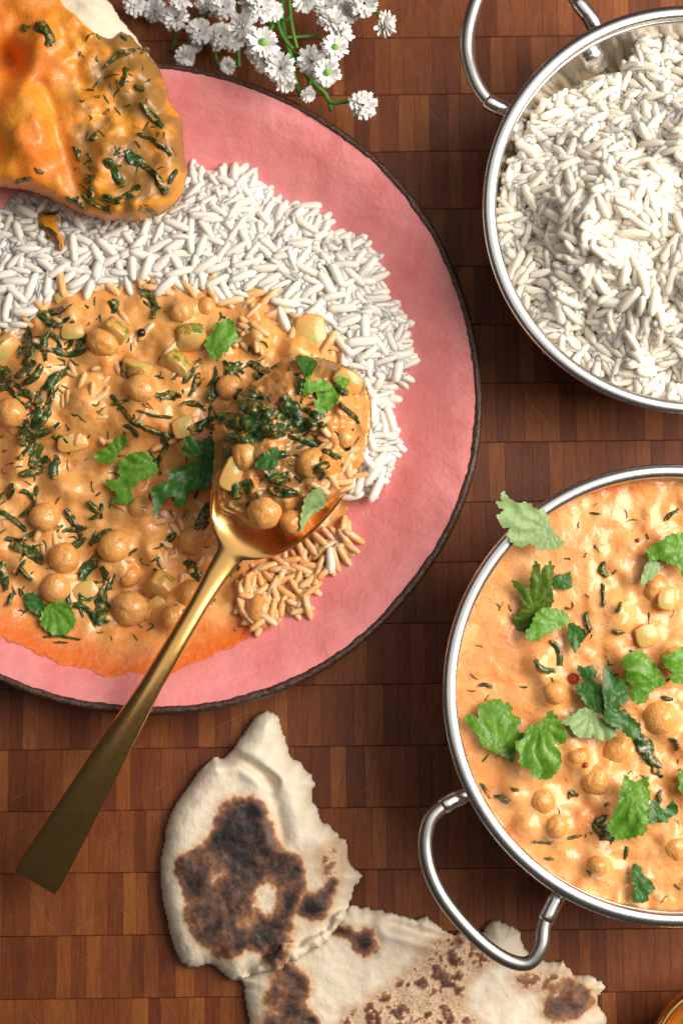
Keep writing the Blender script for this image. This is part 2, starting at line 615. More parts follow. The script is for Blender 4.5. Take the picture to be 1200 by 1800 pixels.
# ------------------------------------------------------------------ the wooden board
PLATE_C = (265, 687); PLATE_R = 577
KB = dict(c=(1183, 1218), r=405, z=0.055)       # curry bowl
RB = dict(c=(1216, 364), r=368, z=0.055)        # rice bowl
NAAN_L = [(395, 1330), (425, 1290), (455, 1252), (490, 1258), (500, 1295), (515, 1330), (545, 1365), (552, 1410), (566, 1440), (585, 1452), (607, 1480),
          (614, 1510), (638, 1540), (624, 1570), (612, 1600), (590, 1640), (570, 1665), (525, 1685), (490, 1705), (455, 1712), (410, 1727), (375, 1700), (325, 1698),
          (300, 1650), (285, 1580), (282, 1510), (300, 1430), (330, 1380), (370, 1332)]
NAAN_R = [(500, 1665), (560, 1640), (600, 1600), (640, 1597), (690, 1608), (745, 1612), (800, 1640), (840, 1640), (865, 1620), (905, 1632), (922, 1660), (945, 1685),
          (985, 1693), (1010, 1715), (1042, 1712), (1056, 1732), (1049, 1752), (1060, 1778), (1066, 1800), (1050, 1860), (960, 1930), (700, 1950), (520, 1920), (452, 1850), (432, 1770), (430, 1712)]
NAAN_L = ragged(ragged(smooth_poly(NAAN_L, 3), 9, 26, 13, lambda x, y: 1.0 if x > 480 else 0.3), 3.2, 6.0, 3, lambda x, y: 1.0 if (x > 480 or y > 1690) and not (x > 480 and y > 1700) else 0.12)
NAAN_R = ragged(ragged(smooth_poly(NAAN_R, 3), 11, 26, 15, lambda x, y: 1.0 if y < 1740 or x > 1000 else 0.2), 3.6, 6.0, 5, lambda x, y: 1.0 if y < 1740 and x > 560 else 0.2)

board = thing('wooden_board', (0, 0, 0), 'dark brown end grain wooden board under the plate and the two steel bowls', 'wooden board')


def build_board():
    rot = R(0.7)
    ca, sa = math.cos(rot), math.sin(rot)
    y_lo = float(P(100, 1637, 0)[1]) - 0.0005
    pitch = (float(P(650, 56, 0)[1]) - float(P(650, 1626, 0)[1])) / 15
    xmin, xmax = -0.30, 0.30
    gap = 0.00003
    blocks = []
    for row in range(-7, 24):
        y0 = y_lo + row * pitch
        x = xmin + RNG.uniform(0, 0.006)
        while x < xmax:
            w = RNG.choice([0.0048, 0.0054, 0.0060, 0.0064, 0.0068, 0.0078])
            blocks.append((x + w / 2, y0 + pitch / 2, w - gap, pitch - 0.00024, RNG.uniform(-0.00003, 0.00001)))
            x += w

    def block_mesh(w, h):
        c = 0.00014; cx = 0.00005
        d = 0.02
        V = []
        for (z, k) in ((0, 1), (-c, 0), (-d, 0)):
            for sx, sy in ((-1, -1), (1, -1), (1, 1), (-1, 1)):
                V.append((sx * (w / 2 - k * cx), sy * (h / 2 - k * c), z))
        F = [[0, 1, 2, 3]]
        for l in (0, 4):
            for k in range(4):
                k2 = (k + 1) % 4
                F.append([l + k2, l + k, l + 4 + k, l + 4 + k2])
        return np.array(V), F
    cache = {}
    vis = []; rest = []
    for b in blocks:
        wx = b[0] * ca - b[1] * sa; wy = b[0] * sa + b[1] * ca
        px, py = proj((wx, wy, 0))
        hid = not (-10 < px < 1210 and -40 < py < 1840)
        hid |= math.hypot(px - PLATE_C[0], py - PLATE_C[1]) < PLATE_R - 30
        for k in (KB, RB): hid |= math.hypot(px - k['c'][0], py - k['c'][1]) < k['r'] - 30
        (rest if hid else vis).append((b, wx, wy, px, py))
    ins = [float(sdist(np.array([v[3]]), np.array([v[4]]), NAAN_L)[0]) > 20 or float(sdist(np.array([v[3]]), np.array([v[4]]), NAAN_R)[0]) > 20 for v in vis]
    rest += [v for v, i in zip(vis, ins) if i]
    vis = [v for v, i in zip(vis, ins) if not i]
    vis.sort(key=lambda v: abs(v[3] - 600) > 560)
    rest += vis[300:]
    vis = vis[:300]
    for (b, wx, wy, px, py) in vis:
        key = (round(b[2], 5), round(b[3], 5))
        if key not in cache:
            V, F = block_mesh(b[2], b[3])
            cache[key] = make_mesh('wood_block', V, F, WOOD, False)
        piece('wood_block', cache[key], board, (wx, wy, b[4]), (0, 0, rot))
    J = Joined()
    for (b, wx, wy, px, py) in rest:
        V, F = block_mesh(b[2], b[3])
        V = np.stack([V[:, 0] * ca - V[:, 1] * sa + wx, V[:, 0] * sa + V[:, 1] * ca + wy, V[:, 2] + b[4]], 1)
        J.add(V, F)
    o = J.obj('block_remainder', WOOD, board, False)
    o['kind'] = 'stuff'
    print('blocks', len(vis), len(rest))
    V = np.array([(sx * 0.315, sy * 0.40 + 0.02, z) for z in (-0.021, -0.0012) for sx, sy in ((-1, -1), (1, -1), (1, 1), (-1, 1))])
    g = G('joint_glue', (0.055, 0.016, 0.008), 0.8)
    mesh_obj('glue_bed', V, [[3, 2, 1, 0], [4, 5, 6, 7], [0, 1, 5, 4], [1, 2, 6, 5], [2, 3, 7, 6], [3, 0, 4, 7]], g.m, board, False)


build_board()

# ------------------------------------------------------------------ the pink plate
PZ0, PZ1 = 0.0065, 0.0245


def plate_r(th):
    return PLATE_R + 5 * np.sin(2 * th + 0.6) + 3 * np.sin(3 * th + 1.0) + 2.0 * np.sin(7 * th)


def plate_z(px, py):
    dx = np.asarray(px, float) - PLATE_C[0]; dy = np.asarray(py, float) - PLATE_C[1]
    t = np.hypot(dx, dy) / plate_r(np.arctan2(dy, dx))
    return PZ0 + (PZ1 - PZ0) * ss(0.60, 1.02, t) ** 1.1


def build_plate():
    root = thing('plate', P(PLATE_C[0], PLATE_C[1], 0), 'handmade pink plate with a rough dark brown rim, full of rice and curry', 'plate')
    seg = 900
    th = np.linspace(0, 2 * math.pi, seg, endpoint=False)
    up = 0.5 - 0.5 * np.sin(th + 0.35)                       # th = +90 deg points down in the picture
    jag = fbm(th * 40, th * 0, 4, 9, 0.7) * 9 + fbm(th * 6, th * 0, 2, 19) * 7
    jag[-8:] = np.linspace(jag[-8], jag[0], 8)
    inset = (15.5 - 5.5 * up) + jag * 0.6
    Rr = plate_r(th)
    rings = []
    for t in np.linspace(0.0, 1.0, 70):
        r = (Rr - inset) * t
        x = PLATE_C[0] + r * np.cos(th); y = PLATE_C[1] + r * np.sin(th)
        z = plate_z(x, y) + (fbm(x / 60, y / 26, 3, 4) * 0.0009 + fbm(x / 24, y / 60, 3, 14) * 0.0005) * t
        rings.append(P(x, y, z))
    V = np.concatenate(rings)
    F = []
    n = len(rings)
    for i in range(n - 1):
        for k in range(seg):
            k2 = (k + 1) % seg
            F.append([(i + 1) * seg + k, (i + 1) * seg + k2, i * seg + k2, i * seg + k])
    mesh_obj('plate_body', V, F, GLAZE, root)
    # rim: rounded brown clay edge, then the underside
    zi = rings[-1]
    rr = []
    rr.append(zi)
    for (fr, dz) in ((0.85, 0.0004), (0.6, 0.0007), (0.40, 0.0006), (0.22, 0.0001), (0.09, -0.0008), (0.02, -0.0018), (0.0, -0.0028), (0.03, -0.0040), (0.25, -0.0052)):
        r = Rr - inset * fr
        x = PLATE_C[0] + r * np.cos(th); y = PLATE_C[1] + r * np.sin(th)
        z = plate_z(x, y) + dz + fbm(th * 60, fr * 20 + th * 0, 3, 3) * 0.0009
        rr.append(P(x, y, z))
    for (t, z) in ((0.9, 0.011), (0.72, 0.0035), (0.62, 0.0004), (0.0, 0.0004)):
        rr.append(P(PLATE_C[0] + Rr * t * np.cos(th), PLATE_C[1] + Rr * t * np.sin(th), np.full(seg, z)))
    V = np.concatenate(rr)
    F = []
    for i in range(len(rr) - 1):
        for k in range(seg):
            k2 = (k + 1) % seg
            F.append([(i + 1) * seg + k, (i + 1) * seg + k2, i * seg + k2, i * seg + k])
    mesh_obj('rim', V, F, CLAY, root)


build_plate()

# ------------------------------------------------------------------ steel bowls


def bowl(spec, label, handle_px, rivets, tname):
    (cx, cy), rpx, zr = spec['c'], spec['r'], spec['z']
    c = P(cx, cy, zr)
    rw = float(np.linalg.norm(P(cx - rpx, cy, zr) - c))
    spec['cw'] = c; spec['rw'] = rw
    root = thing(tname, (c[0], c[1], 0), label, 'bowl', 'steel karahi bowls')
    m = 0.0026                                         # rolled rim radius
    prof = []
    for t in np.linspace(0, 1, 26):                    # inside, from the middle up to the rim
        a = t * math.pi / 2
        prof.append((max(1e-4, (rw - 2 * m) * (math.sin(a) ** 0.80)), 0.004 + (zr - 0.006) * (1 - math.cos(a)) ** 1.25))
    inner = prof
    outer = [(r + 0.0016, max(0.0006, z - 0.0022)) for r, z in prof[::-1][1:]]
    V, F = lathe(c[0], c[1], inner + outer, 160)
    mesh_obj('bowl_body', V, [f[::-1] for f in F], STEEL, root)
    pr = []
    rc = rw - m
    for k in range(14):
        a = 2 * math.pi * k / 14
        pr.append((rc + m * 1.05 * math.cos(a), zr - 0.0012 + m * 0.72 * math.sin(a)))
    V, F = lathe(c[0], c[1], pr, 200, True)
    mesh_obj('rim', V, [f[::-1] for f in F], CHROME, root)
    for side in (0, 1):
        hp = smooth_poly([(x, y, z) for x, y, z in handle_px], 6, False)
        pts = P(hp[:, 0], hp[:, 1], hp[:, 2])
        if side:                                       # the opposite handle
            pts = np.stack([2 * c[0] - pts[:, 0], 2 * c[1] - pts[:, 1], pts[:, 2]], 1)
        n = len(pts)
        rad = np.full(n, 0.00275)
        V, F = tube(pts, rad, 14)
        # flattened ends where the handle is riveted to the wall
        h = mesh_obj('handle', V, F, HANDLE, root)
        for e in (0, -1):
            q = pts[e]
            d = np.array([c[0] - q[0], c[1] - q[1]]); d /= np.linalg.norm(d)
            i0 = 0 if e == 0 else -1
            p0 = pts[0:7] if e == 0 else pts[::-1][0:7]
            reach = max(0.0006, math.hypot(q[0] - c[0], q[1] - c[1]) - (rw - 0.0034))
            V, F = tube(np.concatenate([p0[:1] + np.array([[d[0], d[1], 0]]) * reach, p0]), np.array([0.0033] * 7 + [0.0029]), 12)
            mesh_obj('handle_foot', V, F, CHROME, h)
    for (x, y, z, f) in rivets:
        q = P(x, y, z)
        V, F = [], []
        nr = np.array([c[0] - q[0], c[1] - q[1], 0.035]); nr /= np.linalg.norm(nr)
        qt = Vector(nr).to_track_quat('Z', 'Y').to_matrix()
        pr = [(0.0046 * math.cos(a), 0.0026 * math.sin(a)) for a in np.linspace(0, math.pi / 2 - 0.02, 8)]
        V, F = lathe(0, 0, [(0.0046, -0.003)] + pr, 24)
        V = V @ np.array(qt).T + q
        mesh_obj('rivet', V, F + [[8 * 24 + k for k in range(24)]], CHROME, root)
    return root


bowl(KB, 'round steel bowl with a rolled rim, filled with orange chickpea curry',
     [(806, 1402, 0.045), (786, 1412, 0.046), (757, 1438, 0.047), (747, 1482, 0.047), (756, 1535, 0.047), (785, 1590, 0.047), (838, 1650, 0.047), (888, 1686, 0.047),
      (928, 1693, 0.047), (950, 1664, 0.047), (956, 1625, 0.046), (974, 1585, 0.045)], [], 'steel_bowl')
bowl(RB, 'round steel bowl with a rolled rim and two visible rivets, heaped with white rice',
     [(884, 192, 0.045), (858, 178, 0.046), (834, 142, 0.047), (820, 90, 0.047), (826, 35, 0.047), (850, -25, 0.047), (895, -62, 0.047), (950, -62, 0.047), (990, -35, 0.047),
      (1012, 0, 0.046), (1036, 30, 0.045)], [(1043, 104, 0.042, 0), (906, 230, 0.042, 0)], 'steel_bowl')

# brass bowl peeping in at the lower right corner
c = P(1275, 1862, 0.03)
rb = thing('brass_bowl', (c[0], c[1], 0), 'small brass bowl whose curved rim peeps in at the bottom right corner', 'bowl')
pr = [(0.0263 * math.sin(a) ** 0.7 + 1e-4, 0.003 + 0.026 * (1 - math.cos(a))) for a in np.linspace(0.02, math.pi / 2, 14)]
out = [(r + 0.0016, max(0.0005, z - 0.001)) for r, z in pr[::-1]]
V, F = lathe(c[0], c[1], pr + [(0.0272, 0.0303)] + out, 90)
mesh_obj('bowl_body', V, [f[::-1] for f in F], BRASS, rb)
V, F = lathe(c[0], c[1], [(0.0012 * math.cos(a) + 0.0271, 0.0292 + 0.0012 * math.sin(a)) for a in np.linspace(0, 2 * math.pi, 10, endpoint=False)], 90, True)
mesh_obj('rim', V, [f[::-1] for f in F], BRASS, rb)

# ------------------------------------------------------------------ spoon
SP_C = (511, 812); SP_A, SP_B = 190, 105
E0 = np.array([62, 1552.0]); N0 = np.array([403, 971.0])
SPD = np.array([0.551, -0.834]); SPN = np.array([0.834, 0.551])


def spoon_uv(px, py):
    dx = np.asarray(px, float) - SP_C[0]; dy = np.asarray(py, float) - SP_C[1]
    return dx * SPD[0] + dy * SPD[1], dx * SPN[0] + dy * SPN[1]


def spoon_z(px, py):
    u, v = spoon_uv(px, py)
    rho = (u / SP_A) ** 2 + (v / SP_B) ** 2
    return 0.0360 - 0.0020 * u / SP_A - 0.0095 * np.clip(1 - rho, 0, 1) ** 0.75


def build_spoon():
    sa = np.linspace(0, 1, 60)
    za = np.interp(sa, [0, 0.2, 0.38, 0.58, 0.72, 0.85, 0.93, 1.0], [0.0210, 0.0290, 0.0345, 0.0388, 0.0390, 0.0368, 0.0352, 0.0345])
    for _ in range(12): za[1:-1] = (za[:-2] + 2 * za[1:-1] + za[2:]) / 4
    ARCH = (sa, za)
    # centre line from handle end to bowl tip, then cross-sections
    secs = []
    L = np.linalg.norm(N0 - E0)
    for s in np.linspace(0, 1, 46):
        secs.append(('h', s))
    neck = P(*N0, 0.0395)
    V = []
    m = 17
    rows = 0
    hd = (N0 - E0) / L
    hn = np.array([-hd[1], hd[0]])
    # handle
    for s in np.linspace(0, 0.93, 44):
        c = E0 + (N0 - E0) * s
        w = np.interp(s, [0, 0.06, 0.35, 0.6, 0.85, 0.93], [43, 41.5, 31, 19.5, 17.5, 20])
        if s < 0.012: w *= 0.93
        z = float(np.interp(s, *ARCH))
        dome = np.interp(s, [0, 0.25, 0.5, 0.8, 0.93], [0.0005, 0.0011, 0.0017, 0.0015, 0.0012])
        for k in range(m):
            q = -1 + 2 * k / (m - 1)
            p = c + hn * w * q
            V.append(P(p[0], p[1], z + dome * (1 - q * q) - 0.0006 * abs(q) ** 8))
        rows += 1
    # flare and bowl
    for u in np.concatenate([np.linspace(-SP_A * 1.06, -SP_A * 0.80, 10), np.linspace(-SP_A * 0.76, SP_A * 0.985, 44), [SP_A * 0.999]]):
        we = SP_B * math.sqrt(max(0.0, 1 - (u / SP_A) ** 2)) if abs(u) < SP_A else 0
        wn = np.interp(u, [-SP_A * 1.06, -SP_A * 0.9, -SP_A * 0.6], [22, 34, 0])
        w = (we ** 3 + wn ** 3) ** (1 / 3)
        w = max(w, 1.5)
        bl = ss(-SP_A * 1.06, -SP_A * 0.72, u)
        for k in range(m):
            q = -1 + 2 * k / (m - 1)
            p = np.array(SP_C) + SPD * u + SPN * w * q
            zb = float(spoon_z(p[0], p[1]))
            zn = np.interp(u, [-SP_A * 1.06, -SP_A * 0.9, -SP_A * 0.6], [0.0348, 0.0346, 0.0362]) + 0.0011 * (1 - q * q)
            V.append(P(p[0], p[1], zn * (1 - bl) + zb * bl))
        rows += 1
    V = np.array(V)
    F = []
    for i in range(rows - 1):
        for k in range(m - 1):
            F.append([i * m + k, i * m + k + 1, (i + 1) * m + k + 1, (i + 1) * m + k])
    o = mesh_obj('spoon', V, F, BRASS, None)
    if o.data.polygons[0].normal.z < 0: o.data.flip_normals()
    so = o.modifiers.new('solid', 'SOLIDIFY'); so.thickness = 0.0017; so.offset = -1
    bv = o.modifiers.new('bevel', 'BEVEL'); bv.width = 0.0005; bv.segments = 2; bv.limit_method = 'ANGLE'; bv.angle_limit = R(50)
    tag(o, 'brushed brass serving spoon resting across the pink plate rim with its bowl in the curry', 'spoon')


build_spoon()

# ------------------------------------------------------------------ rice
RICE_P = [(-60, 400), (20, 360), (40, 335), (80, 345), (150, 340), (250, 330), (330, 295), (390, 292), (430, 292), (462, 318), (475, 350), (510, 355), (560, 365), (590, 405),
          (640, 420), (665, 455), (678, 500), (705, 545), (722, 590), (722, 650), (690, 690), (690, 730), (704, 760), (700, 800), (660, 860), (600, 880), (480, 900), (240, 820), (-60, 780)]
RICE_P = smooth_poly(RICE_P, 8)
CURRY_P = [(-60, 592), (20, 585), (50, 560), (85, 515), (105, 488), (150, 496), (230, 490), (300, 497), (368, 490), (385, 520), (430, 505), (480, 512), (500, 555), (545, 548), (590, 600),
           (640, 665), (648, 760), (625, 850), (605, 905), (570, 985), (505, 1060), (430, 1125), (330, 1172), (225, 1190), (110, 1168), (0, 1115), (-60, 1085)]
CURRY_P = ragged(smooth_poly(CURRY_P, 6), 7, 22, 8)

# chickpeas on the plate: x, y, radius in photo pixels, share standing out of the sauce
PEAS = [(180, 603, 27, .75), (247, 683, 28, .8), (20, 727, 27, .5), (78, 910, 27, .8), (113, 982, 29, .95), (98, 1035, 29, .9), (203, 962, 31, .65), (230, 1070, 32, .95), (247, 893, 23, .6),
        (340, 950, 27, .75), (333, 1045, 29, .75), (300, 1085, 20, .6), (228, 1012, 20, .5), (403, 682, 26, .8), (362, 540, 20, .6), (320, 550, 22, .5), (458, 1074, 30, .95),
        (30, 820, 26, .35), (150, 700, 28, .35), (120, 860, 24, .35), (290, 860, 22, .4), (60, 560, 20, .3), (455, 590, 24, .3), (300, 600, 22, .3), (40, 1000, 22, .3), (270, 970, 22, .35)]

STEP = 3.0
X, Y = grid(-70, 760, 280, 1215, STEP)
sd_r = sdist(X, Y, RICE_P)
sd_c = sdist(X, Y, CURRY_P)
pz = plate_z(X, Y)
rice_h = 0.0105 * ss(-5, 95, sd_r) + 0.0025 * fbm(X / 60, Y / 60, 3, 2) * ss(10, 80, sd_r)
rice_h = np.clip(rice_h, 0, None)
RICE_F = Field(-70, 280, STEP, pz + rice_h)
low = ss(900, 1060, Y + (X - 250) * 0.10)
lump = fbm(X / 60, Y / 60, 2, 21) * 0.0075 + fbm(X / 30, Y / 30, 2, 22, 0.35) * 0.0040
ch = 0.0062 * ss(-4, 40, sd_c) * (1 - 0.35 * low) * ss(-10, 60 + 90 * low, sd_c) + lump * ss(5, 60 + 40 * low, sd_c) + 0.0003
curry_z = pz + rice_h + np.where(sd_c > 0, ch, sd_c * 0.00015)
for (x, y, r, k) in PEAS:
    d = np.hypot(X - x, Y - y)
    curry_z += 0.0022 * np.exp(-(np.clip(d - r * 0.5, 0, None) / 17.0) ** 2) * (sd_c > 4)
    if k < 0.55: curry_z += r * S * 0.55 * np.exp(-(d / (r * 0.8)) ** 2)
u, v = spoon_uv(X, Y)
rho = np.sqrt((u / (SP_A + 8)) ** 2 + (v / (SP_B + 8)) ** 2)
under = spoon_z(X, Y) - 0.0030
curry_z = np.where(rho < 1.0, np.minimum(curry_z, under), curry_z)
k = ss(1.25, 1.0, rho)
curry_z = np.where(rho >= 1.0, np.minimum(curry_z, curry_z * (1 - k) + (0.0335) * k), curry_z)
CURRY_F = Field(-70, 280, STEP, curry_z)


def grain_shape(k):
    """A long cooked grain: 6 sides, 5 rings, slightly bent; unit length along x."""
    rs = np.random.default_rng(100 + k)
    seg = 6
    V = [(-0.5, 0, rs.uniform(-.02, .02))]
    bend = rs.uniform(-0.09, 0.09)
    for x, r in ((-0.468, 0.092), (-0.33, 0.146), (0.0, 0.162), (0.33, 0.143), (0.468, 0.088)):
        for q in range(seg):
            a = 2 * math.pi * q / seg
            V.append((x, r * math.cos(a) + bend * (1 - 4 * x * x), 0.92 * r * math.sin(a)))
    V.append((0.5, 0, 0))
    F = [[0, 1 + (q + 1) % seg, 1 + q] for q in range(seg)]
    for i in range(4):
        for q in range(seg):
            q2 = (q + 1) % seg
            F.append([1 + i * seg + q, 1 + i * seg + q2, 1 + (i + 1) * seg + q2, 1 + (i + 1) * seg + q])
    e = len(V) - 1
    F += [[e, 1 + 4 * seg + q, 1 + 4 * seg + (q + 1) % seg] for q in range(seg)]
    return np.array(V), F


GRAINS = [grain_shape(k) for k in range(6)]


def scatter(xmin, xmax, ymin, ymax, mind, tries, ok):
    pts = []
    cell = {}
    for _ in range(tries):
        x = RNG.uniform(xmin, xmax); y = RNG.uniform(ymin, ymax)
        i, j = int(x // mind), int(y // mind)
        if any((x - q[0]) ** 2 + (y - q[1]) ** 2 < mind * mind for a in (-1, 0, 1) for b in (-1, 0, 1) for q in cell.get((i + a, j + b), ())): continue
        if not ok(x, y): continue
        pts.append((x, y)); cell.setdefault((i, j), []).append((x, y))
    return pts


def grains_thing(root, grains, mats, keep_n=300):
    """grains: list of (px, py, z, yaw, pitch, length_m, fat, variant, coat, shows)."""
    meshes = {}
    order = sorted(range(len(grains)), key=lambda i: -grains[i][9])
    top = set(order[:keep_n])
    J = [Joined(), Joined()]
    for i, (px, py, z, yaw, pitch, ln, fat, kv, coat, _) in enumerate(grains):
        loc = P(px, py, z)
        rot = Euler((RNG.uniform(0, 6.28), pitch, yaw), 'XYZ')
        sc = (ln, ln * fat, ln * fat)
        if i in top:
            if (kv, coat) not in meshes:
                meshes[(kv, coat)] = make_mesh('rice_grain', *GRAINS[kv], mats[coat])
            piece('rice_grain', meshes[(kv, coat)], root, loc, rot, sc)
        else:
            M3 = np.array(rot.to_matrix())
            J[coat].add((GRAINS[kv][0] * np.array(sc)) @ M3.T + loc, GRAINS[kv][1])
    for k, j in enumerate(J):
        if j.n:
            o = j.obj('rice_heap' if k == 0 else 'sauced_rice_heap', mats[k], root)
            o['kind'] = 'stuff'


SCOOP_P = smooth_poly([(-60, -60), (40, -50), (130, -40), (180, -12), (215, 30), (250, 78), (278, 118), (296, 165), (305, 185), (318, 205), (322, 250), (327, 300), (318, 345), (285, 374), (230, 386),
                       (180, 384), (130, 368), (95, 350), (50, 330), (0, 326), (-60, 322)], 8)


def sd1(x, y, poly): return float(sdist(np.array([x]), np.array([y]), poly)[0])


def plate_rice():
    root = thing('rice_mound', P(330, 430, 0.008), 'mound of white long grain rice spread on the pink plate beside the curry', 'rice')
    keep = (sd_r > 26) & (sd_c < 45)
    field_obj('rice_bed', X, Y, pz + rice_h - 0.0004, keep, RICEB, root)
    SDR = Field(-70, 280, STEP, sd_r); SDC = Field(-70, 280, STEP, sd_c)
    gr = []

    def shows(x, y, z):
        s = z * 100 + (0.5 if -10 < x < 1200 else -5)
        if SDC(x, y) > 15: s -= 3
        if sd1(x, y, SCOOP_P) > 8: s -= 4
        return s
    for layer, (mind, dz, edge) in enumerate(((11, 0.0001, 5), (14, 0.0014, 14), (20, 0.0028, 22))):
        def ok(x, y):
            if rho_at(x, y) < 1.05: return False
            a = SDR(x, y)
            if a < edge + 14 * (vnoise(x / 30, y / 30, 5) - 0.4): return False
            return SDC(x, y) < 12
        for (x, y) in scatter(-40, 740, 285, 900, mind, 16000, ok):
            z = float(RICE_F(x, y)) + dz + RNG.uniform(-0.0004, 0.0009)
            coat = 1 if SDC(x, y) > 9 - 22 * max(0, vnoise(x / 22, y / 22, 77) - 0.45) else 0
            a = RNG.uniform(0, math.pi)
            if SDR(x, y) >= 30 and RNG.uniform() < 0.45:               # sticky clumps lie much the same way
                a = 3.2 * float(vnoise(x / 34, y / 34, 55)) * 2 + RNG.uniform(-0.45, 0.45)
            if SDR(x, y) < 30 and RNG.uniform() < 0.6:       # outermost grains tend to stick outwards
                a = -math.atan2(y - 620, x - 300) + RNG.uniform(-0.5, 0.5)
            gr.append((x, y, z, a, RNG.uniform(-0.15, 0.15), RNG.uniform(0.0090, 0.0136), RNG.uniform(0.84, 1.14), int(RNG.integers(6)), coat, shows(x, y, z)))
    # sauced grains by the spoon and in the sauce
    tail = smooth_poly([(425, 1020), (470, 985), (540, 965), (600, 925), (622, 945), (600, 985), (560, 1020), (540, 1070), (500, 1075), (470, 1100), (430, 1085)], 10)
    for (mind, dz) in ((11, 0.0012), (15, 0.0032)):
        for (x, y) in scatter(410, 630, 915, 1110, mind, 3000, lambda x, y: sd1(x, y, tail) > 0 and rho_at(x, y) > 1.12):
            z = max(float(CURRY_F(x, y)), float(plate_z(x, y))) + dz
            gr.append((x, y, z, RNG.uniform(0, 3.14), RNG.uniform(-.3, .3), RNG.uniform(0.0085, 0.0108), 1.0, int(RNG.integers(6)), 1, 3 + z * 100))
    for zone, nn in (((385, 520, 500, 625), 34), ((270, 420, 900, 1000), 22), ((100, 190, 640, 780), 14), ((0, 380, 520, 1080), 45)):
        for _ in range(nn):
            x = RNG.uniform(zone[0], zone[1]); y = RNG.uniform(zone[2], zone[3])
            if SDC(x, y) < 6 or rho_at(x, y) < 1.08: continue
            z = float(CURRY_F(x, y)) + RNG.uniform(-0.0014, -0.0003)
            gr.append((x, y, z, RNG.uniform(0, 3.14), RNG.uniform(-.2, .2), RNG.uniform(0.0085, 0.0105), 1.0, int(RNG.integers(6)), 1, 2 + z * 100))
    # white grains leaning on the spoon's right side
    for (x, y, a) in ((612, 845, 1.75), (632, 850, 1.2), (600, 835, 1.5), (655, 835, 0.9), (668, 812, 0.5), (640, 800, 2.2), (650, 770, 1.9), (672, 745, 1.7), (685, 735, 1.9), (655, 720, 1.5),
                      (616, 870, 0.1), (580, 985, 1.6), (660, 862, 1.1)):
        z = max(float(CURRY_F(x, y)), float(RICE_F(x, y))) + 0.0045
        gr.append((x, y, z, a, RNG.uniform(-.15, .15), 0.0112, 1.12, int(RNG.integers(6)), 0, 6.0))
    grains_thing(root, gr, (RICE, RICEC))
    print('plate grains', len(gr))


def rho_at(x, y):
    u, v = spoon_uv(x, y)
    return math.sqrt((u / SP_A) ** 2 + (v / SP_B) ** 2)


plate_rice()

BR_P = smooth_poly([(874, 380), (884, 320), (906, 275), (930, 215), (952, 172), (1000, 165), (1040, 140), (1095, 125), (1115, 62), (1160, 50), (1205, 85), (1300, 100), (1480, 200), (1560, 390),
                    (1470, 600), (1290, 705), (1150, 696), (1040, 655), (955, 590), (895, 490)], 10)


def bowl_rice():
    root = thing('rice_mound', P(1180, 380, 0.01), 'tall lumpy heap of white rice filling the upper steel bowl', 'rice')
    st = 4.0
    x0, x1, y0, y1 = 860, 1330, 30, 725
    Xb, Yb = grid(x0, x1, y0, y1, st)
    sd = sdist(Xb, Yb, BR_P)
    wallside = ss(420, 160, Yb)
    z = 0.0425 - 0.006 * wallside + 0.020 * ss(0, 190, sd) + 0.022 * fbm(Xb / 85, Yb / 85, 3, 31) * ss(0, 60, sd) + 0.0085 * fbm(Xb / 38, Yb / 38, 2, 35) * ss(0, 40, sd)
    z -= 0.02 * ss(8, -6, sd)
    FZ = Field(x0, y0, st, z); FS = Field(x0, y0, st, sd)
    field_obj('rice_bed', Xb, Yb, z - 0.0008, sd > -4, RICEB, root)
    gr = []
    for (mind, dz, edge) in ((11, 0.0, 0), (14, 0.0014, 2), (20, 0.0028, 6)):
        for (x, y) in scatter(865, 1290, 40, 715, mind, 22000, lambda x, y: FS(x, y) > edge and x < 1285):
            zz = float(FZ(x, y)) + dz + RNG.uniform(-0.0004, 0.0010)
            e = 4.0
            sx = float(FZ(x + e, y) - FZ(x - e, y)) / (2 * e * S)
            sy = -float(FZ(x, y + e) - FZ(x, y - e)) / (2 * e * S)
            a = RNG.uniform(0, math.pi) if RNG.uniform() < 0.3 else 6.4 * float(vnoise(x / 36, y / 36, 56)) + RNG.uniform(-0.45, 0.45)
            pit = -math.atan(sx * math.cos(a) + sy * math.sin(a)) * 0.8 + RNG.uniform(-0.22, 0.22)
            gr.append((x, y, zz, a, pit, RNG.uniform(0.0090, 0.0136), RNG.uniform(0.84, 1.14), int(RNG.integers(6)), 0, zz * 100 + (3 if x < 1200 and y > 0 else -3) + dz * 500))
    grains_thing(root, gr, (RICEK, RICEC))
    print('bowl grains', len(gr))


bowl_rice()

# ------------------------------------------------------------------ curry pieces


def pea_mesh(k):
    rs = np.random.default_rng(50 + k)
    nu, nv = 22, 14
    V = []
    beak = rs.uniform(-0.4, 0.4)
    for j in range(nv + 1):
        ph = math.pi * j / nv
        for i in range(nu):
            th = 2 * math.pi * i / nu
            d = np.array([math.sin(ph) * math.cos(th), math.sin(ph) * math.sin(th), math.cos(ph)])
            r = 1.0 + 0.16 * max(0, d[0] * 0.95 + d[2] * 0.3) ** 10 + 0.085 * (fbm(d[0] * 1.3 + 5, d[1] * 1.3 + d[2], 3, k) * 2)
            r -= 0.10 * math.exp(-(d[1] / 0.13) ** 2) * max(0, d[2]) ** 0.5 * max(0.0, d[0] + 0.4)
            r *= 1 + 0.05 * d[1] * beak
            V.append(d * r)
    F = []
    for j in range(nv):
        for i in range(nu):
            i2 = (i + 1) % nu
            F.append([j * nu + i, (j + 1) * nu + i, (j + 1) * nu + i2, j * nu + i2])
    return make_mesh('chickpea', V, F, PEA)


PEA_ME = [pea_mesh(k) for k in range(4)]


